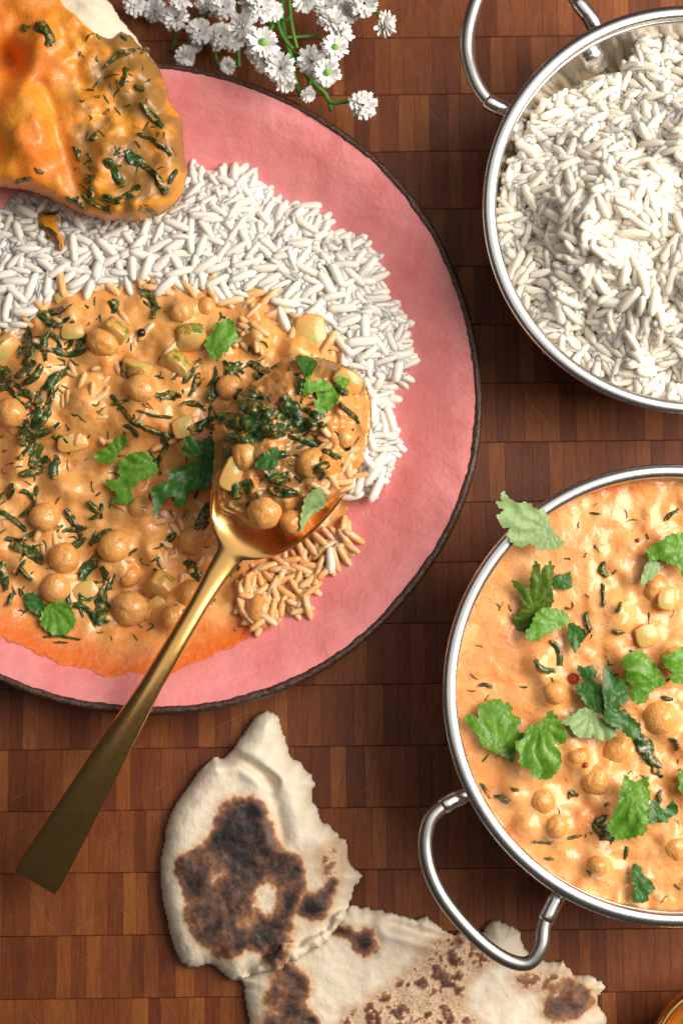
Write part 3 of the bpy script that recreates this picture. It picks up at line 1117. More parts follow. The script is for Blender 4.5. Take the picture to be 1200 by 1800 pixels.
def put_pea(x, y, r, k, F, parent):
    rw = r * S * 0.96
    z = float(F(x, y)) + (k - 0.98) * rw * 1.0
    return piece('chickpea', PEA_ME[int(RNG.integers(4))], parent, P(x, y, z), (RNG.uniform(-.6, .6), RNG.uniform(-.6, .6), RNG.uniform(0, 6.28)), (rw * RNG.uniform(.94, 1.08), rw * RNG.uniform(.92, 1.02), rw * RNG.uniform(.9, 1.0)))


def strip_geo(path, w, F, lift=0.0006, seed=0, crumple=1.0):
    path = np.array(path, float)
    if len(path) == 1:
        a = RNG.uniform(0, 3.14)
        d = np.array([math.cos(a), math.sin(a)]) * w * 1.0
        path = np.array([path[0] - d, path[0] + d * 0.1 + RNG.uniform(-3, 3, 2), path[0] + d])
    cpt = path.mean(0)
    path = cpt + (path - cpt) * 1.3
    pp = smooth_poly(path, 3.5, False)
    n = len(pp)
    m = 7
    rows = []
    for i in range(n):
        t = pp[min(i + 1, n - 1)] - pp[max(i - 1, 0)]
        t /= np.linalg.norm(t) + 1e-9
        nr = np.array([-t[1], t[0]])
        s = i / (n - 1)
        ww = w * 0.5 * (0.35 + 0.65 * math.sin(math.pi * min(max(s, 0.03), 0.97)) ** 0.6) * (0.80 + 0.4 * float(vnoise(s * 3 + seed, seed * 1.3, 3)))
        for k in range(m):
            q = -1 + 2 * k / (m - 1)
            p = pp[i] + nr * ww * q + np.array([fbm(s * 4 + q, seed + q * 2, 2, 5), fbm(s * 4 - q, seed - q * 2, 2, 6)]) * 0.22 * w
            z = lift + 0.0013 * q * math.sin(s * 4.5 + seed) * min(1.5, w / 12) + (0.0005 + 0.00003 * w) * crumple * (float(fbm(p[0] / 13, p[1] / 13, 2, seed)) * 2.0 + 0.5 * math.cos(q * 1.6 + 0.5 * math.sin(seed))) - 0.0007 * q * q
            rows.append((p[0], p[1], z))
    rows = np.array(rows)
    base = F(rows[:, 0], rows[:, 1])
    V = P(rows[:, 0], rows[:, 1], base + rows[:, 2])
    Fc = []
    for i in range(n - 1):
        for k in range(m - 1):
            Fc.append([i * m + k, i * m + k + 1, (i + 1) * m + k + 1, (i + 1) * m + k])
    return V, Fc


_sn = [0]


def put_strip(path, w, F, parent, lift=0.0006, crumple=1.0):
    _sn[0] += 1
    V, Fc = strip_geo(path, w * 1.15, F, lift + 0.0003, _sn[0] * 3.17, crumple)
    o = mesh_obj('spinach', V, Fc, SPIN, parent)
    return o


def chunk(x, y, sx, sy, sz, rot, F, parent, lift=0.0, skin=True, tilt=(0, 0)):
    """A diced courgette wedge: pale flesh with one green skin side."""
    n = 5
    V = []; Fc = []; mi = []
    prof = [(-.5, -.5), (.5, -.5), (.5, .35)] + [(0.5 - 1.0 * t, .35 + .18 * math.sin(math.pi * t)) for t in np.linspace(0.2, 0.8, 4)] + [(-.5, .35)]
    prof = smooth_poly(prof, 0.11)
    n = len(prof)
    zs = [(-.5, 0.86), (-.42, 1.0), (.38, 1.0), (.48, .9)]
    for z, k in zs:
        for a, b in prof:
            V.append((a * k * sx * S, b * k * sy * S, z * sz * S))
    for i in range(len(zs) - 1):
        for q in range(n):
            q2 = (q + 1) % n
            Fc.append([i * n + q, i * n + q2, (i + 1) * n + q2, (i + 1) * n + q])
            mi.append(1 if skin and (prof[q][1] + prof[q2][1]) / 2 > 0.33 else 0)
    Fc.append([(len(zs) - 1) * n + q for q in range(n)]); mi.append(0)
    Fc.append(list(range(n))[::-1]); mi.append(0)
    M3 = np.array(Euler((tilt[0], tilt[1], rot)).to_matrix())
    c = P(x, y, float(F(x, y)) + lift)
    return mesh_obj('courgette_piece', np.array(V) @ M3.T + c, Fc, [FLESH, SKIN], parent, True, None, mi)


def bead(x, y, r, F, parent, mat, name):
    V, Fc = lathe(0, 0, [(math.sin(a) + 1e-3, -math.cos(a)) for a in np.linspace(0, math.pi, 7)], 10)
    c = P(x, y, float(F(x, y)) + r * S * 0.5)
    return mesh_obj(name, V * r * S + c, Fc, mat, parent)


def flecks(F, ok, box, n, parent, name, lift=0.0003):
    J = Joined()
    k = 0
    while k < n:
        x = RNG.uniform(box[0], box[1]); y = RNG.uniform(box[2], box[3])
        if not ok(x, y): continue
        k += 1
        _sn[0] += 1
        a = RNG.uniform(0, 3.14); L = RNG.uniform(2.5, 8)
        V, Fc = strip_geo([(x - L * math.cos(a), y - L * math.sin(a)), (x + RNG.uniform(-2, 2), y + RNG.uniform(-2, 2)), (x + L * math.cos(a), y + L * math.sin(a))], RNG.uniform(3, 7), F, lift, _sn[0] * 1.7)
        J.add(V, Fc)
    o = J.obj(name, SPIN, parent)
    o['kind'] = 'stuff'


def plate_curry():
    root = thing('chickpea_curry', P(230, 830, 0.012), 'orange chickpea and spinach curry spooned over the rice on the pink plate', 'curry')
    oil = ss(75, 12, sd_c) * ss(930, 1050, Y) + 0.55 * ss(18, 0, sd_c) * ss(950, 800, Y)
    oil = np.clip(oil + 0.5 * ss(0.12, 0.32, fbm(X / 50, Y / 50, 3, 41)), 0, 1)
    cover = 0.5 + ss(-6, 34, sd_c) * 1.2 - 0.42 * ss(4, -12, sd_c)
    hole = (rho < 0.9)
    field_obj('sauce', X, Y, curry_z, (sd_c > -14) & ~hole, SAUCE, root, {'oil': oil, 'cover': cover})
    for q in PEAS:
        if q[3] >= 0.5: put_pea(*q, CURRY_F, root)
    strips = [([(35, 570), (50, 600), (53, 627)], 20), ([(100, 567), (80, 603), (83, 627)], 15), ([(104, 486), (112, 512)], 24), ([(88, 508), (62, 536)], 16), ([(194, 530), (207, 544)], 20), ([(257, 511)], 15),
              ([(267, 540)], 14), ([(117, 653), (78, 680)], 18), ([(40, 695), (66, 712), (77, 735)], 26), ([(80, 720), (62, 760)], 24), ([(100, 748), (55, 772)], 16), ([(72, 785), (56, 812)], 18),
              ([(208, 705), (236, 740), (262, 752), (300, 764)], 11), ([(277, 692), (314, 697)], 13), ([(397, 660), (372, 702)], 22), ([(378, 735), (342, 754)], 18), ([(287, 775), (292, 790)], 12),
              ([(0, 630), (14, 676)], 22), ([(10, 870)], 16), ([(168, 897)], 13), ([(117, 934), (148, 928)], 12), ([(28, 955), (50, 968), (68, 988)], 24), ([(160, 993)], 20), ([(7, 1013)], 18), ([(187, 1017)], 15),
              ([(178, 1065)], 24), ([(155, 1076), (188, 1091)], 11), ([(17, 1053)], 9), ([(85, 1120), (110, 1119), (135, 1123)], 6), ([(297, 947)], 12), ([(398, 872), (372, 905), (352, 932)], 34),
              ([(412, 880), (385, 915)], 26), ([(347, 1007)], 20), ([(60, 640), (30, 660)], 18), ([(150, 590), (140, 610)], 12), ([(120, 900), (140, 940)], 15), ([(325, 770), (345, 795)], 14), ([(265, 800), (280, 830)], 12),
              ([(210, 640), (222, 660)], 10), ([(350, 660), (335, 690)], 12), ([(440, 640), (470, 650)], 16), ([(405, 640), (425, 655)], 14), ([(470, 660), (490, 640)], 18), ([(460, 690), (495, 670)], 20)]
    for (x0, y0, x1, y1, m, wd) in ((30, 490, 130, 650, 12, 15), (25, 690, 115, 830, 13, 16), (110, 880, 190, 1090, 8, 13), (0, 600, 60, 700, 5, 14), (340, 640, 400, 770, 5, 13), (0, 860, 60, 1040, 6, 13), (190, 690, 340, 800, 5, 10), (400, 620, 500, 700, 6, 16)):
        for _ in range(m):
            x = RNG.uniform(x0, x1); y = RNG.uniform(y0, y1)
            if rho_at(x, y) < 1.08 or sd1(x, y, CURRY_P) < 14: continue
            a = RNG.uniform(0, 3.14); L = RNG.uniform(12, 26)
            strips.append(([(x - L * math.cos(a), y - L * math.sin(a)), (x + RNG.uniform(-5, 5), y + RNG.uniform(-5, 5)), (x + L * math.cos(a + .4), y + L * math.sin(a + .4))], wd * RNG.uniform(0.6, 1.2)))
    for p, w in strips: put_strip(p, w, CURRY_F, root, 0.0005)
    for a in ((336, 592, 46, 38, 30, 0.15), (311, 640, 46, 36, 28, -0.7), (240, 648, 44, 30, 26, 2.7), (204, 580, 40, 30, 26, -0.6), (282, 1030, 40, 50, 34, -0.55)):
        chunk(*a, CURRY_F, root, 0.0014, True, (0.95, 0.2))
    for a in ((322, 750, 34, 32, 20, 0.4), (545, 585, 48, 62, 24, 0.1), (128, 582, 34, 24, 20, 0.1), (128, 777, 46, 26, 20, 0.2), (275, 1062, 22, 32, 14, -0.8), (150, 1040, 40, 34, 18, 0.5), (112, 520, 30, 20, 16, .6)):
        chunk(*a, CURRY_F, root, -0.0004, False, (0.15, 0.1))
    chunk(8, 612, 46, 40, 30, 0.8, CURRY_F, root, 0.002, True, (0.9, 0.2))
    bead(249, 585, 8, CURRY_F, root, SEED, 'mustard_seed')
    for (x, y, r) in ((276, 790, 6), (58, 718, 5), (35, 738, 4)): bead(x, y, r, CURRY_F, root, CHILI, 'chilli_flake')
    flecks(CURRY_F, lambda x, y: sd1(x, y, CURRY_P) > 25 and rho_at(x, y) > 1.05, (0, 600, 500, 1130), 230, root, 'chopped_spinach')
    # the drip of sauce below the torn bread
    dp = ragged(smooth_poly([(64, 380), (78, 366), (100, 372), (106, 395), (112, 420), (112, 440), (98, 442), (90, 420), (70, 402)], 4), 2, 6, 2)
    Xd, Yd = grid(50, 126, 352, 454, 2.0)
    sdd = sdist(Xd, Yd, dp)
    zd = RICE_F(Xd, Yd) + 0.0035 + 0.0030 * ss(-2, 14, sdd) + 0.001 * fbm(Xd / 8, Yd / 8, 2, 3)
    o = field_obj('sauce_drip', Xd, Yd, zd, sdd > 0, SAUCES, root, {'oil': Xd * 0, 'herb': 0.4 * ss(0.5, 0.7, vnoise(Xd / 14, Yd / 14, 4))}, zd - 0.004)
    FD = Field(50, 352, 2.0, zd)
    put_strip([(72, 396), (98, 412)], 10, FD, root); put_strip([(100, 418), (108, 438)], 9, FD, root); put_strip([(78, 374), (100, 374)], 8, FD, root)


plate_curry()


def spoonful():
    poly = ragged(smooth_poly([(378, 800), (384, 745), (425, 695), (480, 650), (512, 622), (568, 632), (618, 650), (645, 690), (646, 770), (630, 818), (607, 862), (578, 888), (548, 902),
                               (532, 938), (500, 942), (480, 930), (450, 930), (415, 912), (384, 890), (374, 840)], 6), 4, 14, 6)
    root = thing('spoonful', P(515, 790, 0.03), 'heaped spoonful of spinach and chickpea curry in the brass spoon', 'curry')
    st = 2.5
    Xs, Ys = grid(365, 670, 605, 960, st)
    sd = sdist(Xs, Ys, poly)
    u, v = spoon_uv(Xs, Ys)
    zz = 0.0390 + 0.0075 * ss(0, 60, sd) + 0.0095 * fbm(Xs / 52, Ys / 52, 3, 61) * ss(0, 45, sd) + 0.0040 * fbm(Xs / 20, Ys / 20, 3, 62) * ss(0, 20, sd) + 0.0012
    dip = ss(46, 10, np.hypot((Xs - 545), (Ys - 772) * 1.2)) * 0.004 + ss(60, 20, np.hypot(Xs - 440, (Ys - 850) * 0.8)) * 0.003
    zz = zz - dip
    floor = spoon_z(Xs, Ys) - 0.0005
    zz = floor + (zz - floor) * ss(-1, 13, sd)
    herb = np.clip(1.1 * ss(0.0, 0.16, fbm(Xs / 40, Ys / 40, 4, 63) + 0.10 * ss(90, 30, np.hypot(Xs - 470, Ys - 760))), 0, 1)
    field_obj('sauce', Xs, Ys, zz, sd > -3, SAUCEF, root, {'oil': 0.35 * ss(0.1, 0.3, fbm(Xs / 30, Ys / 30, 2, 64)), 'herb': herb})
    F = Field(365, 605, st, zz)
    for (x, y, r, k) in ((466, 902, 29, .95), (513, 917, 22, 1.0), (430, 800, 24, .6), (545, 815, 26, .55), (605, 770, 20, .5)):
        put_pea(x, y, r, k, F, root)
    for p, w in (([(395, 735), (440, 745), (480, 738)], 30), ([(430, 705), (470, 725), (500, 750)], 30), ([(470, 765), (510, 752), (555, 745)], 26), ([(500, 700), (520, 735)], 30), ([(540, 720), (570, 745)], 24),
                 ([(400, 765), (440, 768), (470, 760)], 16), ([(520, 770), (560, 785), (590, 800)], 14), ([(600, 712), (615, 725), (628, 740)], 8), ([(410, 870), (440, 850)], 26), ([(470, 830), (500, 845)], 22), ([(555, 830), (575, 815)], 18),
                 ([(480, 860), (520, 868)], 18), ([(565, 690), (585, 710)], 12), ([(440, 680), (460, 700)], 18), ([(395, 790), (400, 820)], 14), ([(530, 660), (525, 690)], 14), ([(590, 680), (610, 690)], 14), ([(505, 800), (480, 800)], 16)):
        put_strip(p, w, F, root, 0.0010, 1.6)
    chunk(612, 668, 44, 30, 18, -0.5, F, root, 0.0012, False, (0.2, 0.3))
    chunk(408, 830, 30, 52, 22, -0.35, F, root, 0.0008, False, (0.1, 0.3))
    bead(610, 786, 7, F, root, SEED, 'mustard_seed')
    flecks(F, lambda x, y: sd1(x, y, poly) > 14, (390, 640, 640, 930), 70, root, 'chopped_spinach', 0.0006)
    J = Joined()
    for _ in range(20):
        x = RNG.uniform(560, 640); y = RNG.uniform(690, 880)
        if sd1(x, y, poly) < 6: continue
        kv = int(RNG.integers(6))
        M3 = np.array(Euler((0, RNG.uniform(-.3, .3), RNG.uniform(0, 3.1))).to_matrix())
        J.add((GRAINS[kv][0] * 0.0095) @ M3.T + P(x, y, float(F(x, y)) - 0.0002), GRAINS[kv][1])
    o = J.obj('sauced_rice', RICEC, root)
    o['kind'] = 'stuff'
    return F


SPOON_F = spoonful()

# ------------------------------------------------------------------ curry in the steel bowl
BPEAS = [(952, 1408, 25, .75), (1044, 1372, 28, .75), (1080, 1316, 26, .7), (1156, 1262, 33, .85), (976, 1452, 23, .45), (920, 1456, 21, .3), (972, 1216, 26, .4), (1048, 1522, 19, .4), (1182, 1490, 25, .6),
         (1150, 1034, 26, .6), (960, 1320, 22, .3), (1120, 1440, 24, .3), (1000, 1290, 20, .3), (1195, 1380, 24, .5), (945, 1165, 22, .3), (1090, 1080, 24, .25), (1230, 1300, 26, .7), (1110, 1180, 22, .3),
         (1015, 1330, 24, .4), (1180, 1160, 26, .4), (900, 1395, 18, .25)]


def bowl_curry():
    cx, cy = KB['c']
    root = thing('chickpea_curry', P(cx, cy, 0.03), 'creamy orange chickpea curry filling the lower steel bowl', 'curry')
    st = 3.0
    x0, x1, y0, y1 = 785, 1590, 825, 1615
    Xb, Yb = grid(x0, x1, y0, y1, st)
    zs = 0.0468
    w = P(Xb, Yb, zs)
    d = np.hypot(w[..., 0] - KB['cw'][0], w[..., 1] - KB['cw'][1]) / KB['rw']
    z = zs + 0.0030 * fbm(Xb / 75, Yb / 75, 3, 71) * ss(1.0, 0.85, d) + 0.0026 * fbm(Xb / 30, Yb / 30, 2, 72, 0.3) * (0.35 + 0.65 * ss(820, 1050, Xb + (Yb - 1218) * 0.3)) + 0.0012 * ss(0.95, 0.80, d)
    rocky = ss(900, 1080, Xb) * (1 - 0.5 * ss(1120, 1000, Yb) * ss(1050, 950, Xb))
    z += 0.0012 * fbm(Xb / 17, Yb / 17, 1, 73) * rocky
    z += 0.0010 * ss(0.93, 0.965, d)
    for (x, y, r, k) in BPEAS:
        q = np.hypot(Xb - x, Yb - y)
        z += 0.0022 * np.exp(-(np.clip(q - r * 0.5, 0, None) / 19.0) ** 2)
        if k < 0.5: z += r * S * 0.45 * np.exp(-(q / (r * 0.85)) ** 2)
    oil = np.clip(0.30 * ss(0.02, 0.22, fbm(Xb / 60, Yb / 60, 4, 75)) + 0.6 * ss(0.86, 0.95, d) * ss(-0.1, 0.2, fbm(Xb / 40, Yb / 40, 2, 76)), 0, 1)
    field_obj('sauce', Xb, Yb, z, d < 0.985, SAUCEB, root, {'oil': oil})
    F = Field(x0, y0, st, z)
    for q in BPEAS:
        if q[3] >= 0.5: put_pea(q[0], q[1], q[2], q[3] - 0.28, F, root)
        elif q[3] >= 0.4: put_pea(q[0], q[1], q[2] * 0.9, 0.3, F, root)
    for p, w in (([(1060, 990), (1064, 1012)], 12), ([(1058, 1030), (1060, 1062)], 9), ([(1030, 1080), (1036, 1108)], 10), ([(970, 1130), (980, 1150), (982, 1165)], 12), ([(957, 1172)], 14), ([(853, 1206)], 8), ([(1120, 1295), (1140, 1320), (1150, 1345)], 30),
                 ([(1178, 1300), (1190, 1315)], 16), ([(1055, 1440), (1075, 1470)], 34), ([(940, 1480), (965, 1482)], 8), ([(1010, 1470)], 8), ([(845, 1380), (860, 1400)], 8), ([(900, 1385), (910, 1390)], 7), ([(1000, 1400), (1012, 1395)], 14), ([(1080, 1110), (1095, 1112)], 10),
                 ([(1180, 905)], 10), ([(1165, 1225), (1180, 1230)], 8), ([(880, 1405)], 10), ([(1150, 1350), (1160, 1365)], 12), ([(1100, 1500)], 8), ([(1160, 1400)], 8), ([(1090, 1060), (1085, 1075)], 7)):
        put_strip(p, w, F, root, 0.0004)
    chunk(1134, 1115, 34, 32, 16, 0.4, F, root, 0.0006, False, (0.1, 0.1))
    chunk(1168, 1052, 34, 26, 14, 1.4, F, root, 0.0006, False, (0.1, 0.1))
    for (x, y, r) in ((1008, 1192, 9), (1028, 1345, 5), (1120, 950, 4)): bead(x, y, r, F, root, CHILI, 'chilli_flake')
    flecks(F, lambda x, y: math.hypot(x - cx, y - cy) < 365, (800, 1300, 840, 1590), 90, root, 'chopped_spinach', 0.0002)
    return F


BOWL_F = bowl_curry()

# ------------------------------------------------------------------ coriander leaves
LEAVES = 'coriander leaves scattered over the curry'


def leaf(poly, k, ox, oy, F, mat, label, base=None, lift=0.0015, tilt=(0, 0), curl=0.0, amp=0.0009, veins=7, cat='coriander leaf', parent=None):
    """A leaf blade from its outline: cupped, crinkled and veined from its stalk end. tilt = rise in metres per 100 px to the right / downwards."""
    pts = np.array([(ox + x / k, oy + y / k) for x, y in poly])
    out = smooth_poly(pts, 2.4)
    tn = np.roll(out, -1, 0) - np.roll(out, 1, 0)
    tn /= np.linalg.norm(tn, axis=1)[:, None] + 1e-9
    arc = np.cumsum(np.linalg.norm(np.diff(out, axis=0, append=out[:1]), axis=1))
    size = math.sqrt(abs(np.ptp(out[:, 0]) * np.ptp(out[:, 1])))
    tooth = (np.abs((arc / 12.0 + 0.4 * np.sin(arc / 37.0)) % 1.0 - 0.5) * 2 - 0.5) * min(3.4, size / 20) * (0.25 + 1.3 * vnoise(arc / 23.0, arc * 0 + len(pts), 4))
    sgn = 1 if np.sum(out[:, 0] * np.roll(out[:, 1], -1) - np.roll(out[:, 0], -1) * out[:, 1]) > 0 else -1
    out = out + np.stack([tn[:, 1], -tn[:, 0]], 1) * tooth[:, None] * sgn
    c = out.mean(0)
    b = np.array((ox + base[0] / k, oy + base[1] / k)) if base else c + (out[np.argmin(out[:, 0])] - c) * 0.0 + np.array([0, 20])
    g = 4.2
    xs = np.arange(out[:, 0].min(), out[:, 0].max(), g); ys = np.arange(out[:, 1].min(), out[:, 1].max(), g)
    GX, GY = np.meshgrid(xs, ys)
    GX = GX + (np.arange(GX.shape[0])[:, None] % 2) * g / 2
    ins = sdist(GX, GY, out) > 2.2
    inner = np.stack([GX[ins], GY[ins]], 1)
    allp = np.concatenate([out, inner])
    n = len(out)
    r = delaunay_2d_cdt([Vector(p) for p in allp], [], [list(range(n))], 1, 1e-4)
    V2 = np.array([(q.x, q.y) for q in r[0]]); Fc = [list(f) for f in r[2]]
    x, y = V2[:, 0], V2[:, 1]
    dx, dy = x - b[0], y - b[1]
    rr = np.hypot(dx, dy); an = np.arctan2(dy, dx)
    seed = float(abs(ox * 0.37 + oy * 0.11 + len(poly)))
    wob = an + 0.10 * np.sin(rr / 11.0 + seed)
    ph = np.abs(((wob * veins / math.pi + seed) % 1.0) - 0.5) * math.pi / veins
    vein = np.clip(1 - ph * np.maximum(rr, 3) / 1.9, 0, 1) * ss(2, 10, rr)
    side = np.abs((((rr - ph * rr * 0.9) / 11.0 + seed) % 1.0) - 0.5) * 11
    vein = np.maximum(vein, 0.45 * np.clip(1 - side / 1.5, 0, 1) * ss(8, 20, rr))
    sd = np.clip(sdist(x, y, out), 0, None)
    z0 = F(x, y) if F is not None else 0
    zm = np.max(z0) if F is not None else 0
    zm = zm * 0.55 + np.asarray(z0) * 0.45
    z = zm + lift + tilt[0] * (x - c[0]) / 100 + tilt[1] * (y - c[1]) / 100 + curl * (np.hypot(x - c[0], y - c[1]) / 50) ** 2
    z += amp * 2.0 * fbm(x / 30 + seed, y / 30, 3, 5) + 0.00028 * np.cos(wob * veins * 2 + seed) * np.clip(rr / 40, 0, 1) - 0.00015 * vein
    z = np.maximum(z, np.asarray(z0) + 0.0002)
    V = P(x, y, z)
    o = mesh_obj('coriander_leaf', V, Fc, mat, parent, True, {'vein': vein})
    if np.mean([p.normal.z for p in o.data.polygons]) < 0: o.data.flip_normals()
    so = o.modifiers.new('solid', 'SOLIDIFY'); so.thickness = 0.00025; so.offset = 1
    es = o.modifiers.new('split', 'EDGE_SPLIT'); es.split_angle = R(50)
    if parent is None: tag(o, label, cat, LEAVES)
    return o


A = (6, 850, 840)
RIMF = lambda x, y: np.full(np.shape(x), 0.0566)
leaf([(170, 165), (215, 145), (260, 210), (370, 265), (420, 250), (500, 280), (550, 330), (640, 345), (665, 400), (690, 470), (735, 560), (800, 640), (850, 690), (760, 750), (640, 760), (540, 735), (480, 690), (400, 730), (300, 690),
      (240, 600), (270, 530), (190, 520), (165, 465), (135, 430), (150, 380), (215, 350), (175, 320), (125, 275), (140, 245), (185, 235)], *A, RIMF, L_PALE,
     'pale green coriander leaf lying over the upper left rim of the curry bowl', (700, 560), 0.0018, (-0.004, -0.003))
A = (6, 880, 970)
leaf([(295, 400), (310, 260), (350, 110), (380, 100), (395, 130), (410, 125), (415, 240), (440, 160), (470, 140), (490, 150), (500, 110), (525, 100), (540, 140), (565, 145), (545, 260), (545, 400), (550, 540), (480, 600), (400, 640), (330, 760),
      (260, 860), (230, 830), (170, 830), (130, 700), (120, 660), (160, 670), (200, 700), (180, 640), (230, 560), (180, 430), (110, 310), (150, 300), (220, 330)], *A, BOWL_F, L_OLIVE,
     'dark olive coriander leaf standing with finger like upper lobes below the pale rim leaf', (400, 620), 0.0045, (0.002, -0.006))
leaf([(400, 610), (480, 590), (590, 600), (680, 640), (730, 720), (650, 790), (520, 860), (440, 890), (380, 940), (320, 940), (250, 870), (310, 780), (350, 680)], *A, BOWL_F, L_FRESH,
     'smooth bright green coriander blade folded under the dark olive leaf with finger lobes', (650, 740), 0.0062, (-0.002, 0.003))
leaf([(720, 750), (800, 770), (900, 850), (870, 920), (800, 1040), (770, 1060), (720, 950), (700, 850)], *A, BOWL_F, L_DEEP,
     'small deep green triangular coriander piece at the lower right of the dark olive leaf', (720, 760), 0.0030, (0.002, 0.001))
leaf([(570, 250), (680, 235), (720, 205), (745, 300), (740, 380), (640, 390), (560, 370)], *A, BOWL_F, L_DEEP,
     'tiny square green coriander scrap to the right of the olive finger lobes', (580, 310), 0.0012)
A = (6, 800, 1200)
leaf([(85, 370), (110, 340), (190, 340), (240, 380), (235, 290), (250, 230), (330, 230), (340, 190), (420, 175), (470, 170), (500, 215), (560, 215), (600, 270), (600, 340), (670, 360), (690, 420), (650, 500), (720, 545), (700, 620), (640, 700),
      (600, 830), (540, 800), (430, 745), (320, 690), (270, 640), (230, 550), (150, 470)], *A, BOWL_F, L_FRESH,
     'mid green fan shaped coriander leaf nearest the left wall of the curry bowl', (380, 720), 0.0025, (-0.001, 0.0))
leaf([(780, 440), (830, 450), (950, 350), (990, 290), (1050, 330), (1130, 450), (1190, 560), (1120, 650), (1050, 650), (1110, 740), (1110, 870), (1060, 950), (1000, 1010), (930, 1020), (860, 1010), (790, 970), (770, 900), (700, 890), (660, 820), (680, 770),
      (640, 700), (625, 650), (660, 610), (720, 590), (740, 510)], *A, BOWL_F, L_FRESH,
     'light green toothed coriander leaf pointing down, touching the fan shaped leaf', (860, 430), 0.0060, (0.001, 0.002))
A = (5, 960, 1140)
leaf([(265, 150), (330, 165), (400, 150), (440, 230), (400, 275), (460, 300), (490, 370), (520, 500), (510, 580), (440, 560), (380, 520), (330, 480), (280, 390), (260, 330), (330, 290), (300, 250)], *A, BOWL_F, L_DEEP,
     'dark green left half of the double coriander leaf in the middle of the bowl', (500, 580), 0.0055, (0.002, 0.0))
leaf([(490, 180), (540, 165), (580, 220), (600, 260), (690, 270), (715, 340), (720, 430), (670, 490), (640, 540), (700, 560), (770, 620), (830, 690), (790, 790), (720, 780), (650, 720), (560, 680), (500, 620), (510, 540), (500, 440), (485, 380), (500, 300)], *A, BOWL_F, L_DEEP,
     'dark green right half of the double coriander leaf with a long lower blade', (520, 590), 0.0070, (-0.001, 0.001))
leaf([(115, 660), (200, 600), (320, 520), (400, 540), (480, 610), (600, 700), (610, 760), (540, 800), (430, 800), (400, 740), (390, 780), (300, 790), (230, 740), (195, 680)], *A, BOWL_F, L_PALE,
     'greyish pale coriander leaf tucked under the dark double leaf', (420, 560), 0.0042, (0.001, 0.002))
leaf([(690, 60), (740, 30), (820, 20), (890, 70), (980, 180), (1050, 300), (960, 350), (900, 400), (880, 460), (800, 490), (730, 430), (730, 380), (760, 340), (700, 280), (700, 200), (665, 150), (670, 90)], *A, BOWL_F, L_FRESH,
     'brightest yellow green coriander leaf with small teeth at the right of the double leaf', (1000, 290), 0.0062, (0.003, -0.001))
leaf([(1030, 60), (1080, 50), (1200, -20), (1290, 40), (1290, 260), (1150, 310), (1080, 260), (1100, 200), (1040, 160), (1020, 90)], *A, BOWL_F, L_FRESH,
     'coriander leaf cut by the right picture edge above the big lone chickpea', (1250, 180), 0.0080, (0.002, 0.0))
A = (7.5, 1040, 900)
leaf([(730, 590), (720, 520), (800, 430), (920, 370), (1020, 300), (1200, 270), (1350, 300), (1400, 600), (1300, 800), (1200, 870), (1130, 720), (1000, 680), (880, 630), (760, 650)], *A, BOWL_F, L_FRESH,
     'smooth arched green coriander leaf near the top right of the bowl', (1300, 500), 0.0060, (0.002, 0.0))
leaf([(700, 700), (740, 650), (830, 640), (900, 700), (840, 840), (720, 930), (640, 960), (640, 880)], *A, BOWL_F, L_PALE,
     'small pale underside tip below the smooth arched coriander leaf', (830, 650), 0.0030, (0.0, -0.003))
A = (7.5, 1040, 1340)
leaf([(420, 160), (460, 180), (540, 250), (620, 230), (740, 180), (740, 330), (770, 430), (740, 600), (720, 880), (640, 960), (500, 1000), (340, 1020), (230, 940), (200, 840), (270, 680), (340, 520), (360, 390), (400, 260)], *A, BOWL_F, L_FRESH,
     'large yellow green coriander leaf with smooth sides, lowest of the big leaves in the bowl', (600, 420), 0.0070, (0.002, 0.001), 0.0)
leaf([(770, 500), (850, 510), (930, 620), (1000, 560), (1060, 510), (1130, 600), (1110, 690), (1030, 720), (980, 800), (900, 790), (730, 800), (750, 640)], *A, BOWL_F, L_DEEP,
     'small bluish green coriander leaf against the right side of the large smooth leaf', (760, 520), 0.0022)
leaf([(1125, 150), (1200, 100), (1290, 150), (1290, 400), (1200, 420), (1130, 350), (1150, 280)], *A, BOWL_F, L_FRESH,
     'sliver of coriander leaf at the right picture edge beside the large smooth leaf', (1280, 280), 0.0025)
A = (8.57, 1060, 1480)
leaf([(430, 340), (510, 345), (560, 380), (600, 500), (690, 560), (770, 680), (740, 770), (680, 790), (650, 900), (450, 910), (440, 760), (480, 680), (430, 600)], *A, BOWL_F, L_DEEP,
     'green coriander scrap against the bottom wall of the curry bowl', (470, 350), 0.0022, (0, 0.002))
A = (4.8, 150, 740)
leaf([(90, 260), (160, 240), (200, 200), (240, 160), (320, 115), (350, 130), (350, 200), (300, 260), (260, 320), (220, 360), (120, 350), (80, 300)], *A, CURRY_F, L_FRESH,
     'small bright coriander leaf at the left of the three on the plate curry', (300, 330), 0.0028, (0.002, -0.002))
leaf([(300, 330), (380, 280), (450, 260), (540, 270), (570, 330), (620, 410), (560, 470), (470, 500), (410, 550), (390, 600), (400, 680), (310, 700), (230, 680), (270, 620), (200, 560), (180, 500), (290, 480), (280, 430)], *A, CURRY_F, L_FRESH,
     'wet shiny coriander leaf between two others on the plate curry', (600, 410), 0.0034, (0.003, -0.001))
leaf([(830, 150), (900, 130), (960, 170), (1050, 130), (1110, 200), (1140, 350), (1110, 480), (1060, 540), (960, 580), (860, 600), (850, 690), (800, 730), (750, 710), (750, 640), (680, 660), (640, 720), (610, 790), (575, 790), (570, 660), (560, 580),
      (650, 520), (700, 480), (740, 400), (840, 370), (960, 300), (840, 290)], *A, CURRY_F, L_DEEP,
     'large dark green coriander leaf with finger lobes beside the spoon on the plate', (1000, 300), 0.0040, (-0.002, 0.001))
A = (6.667, 280, 520)
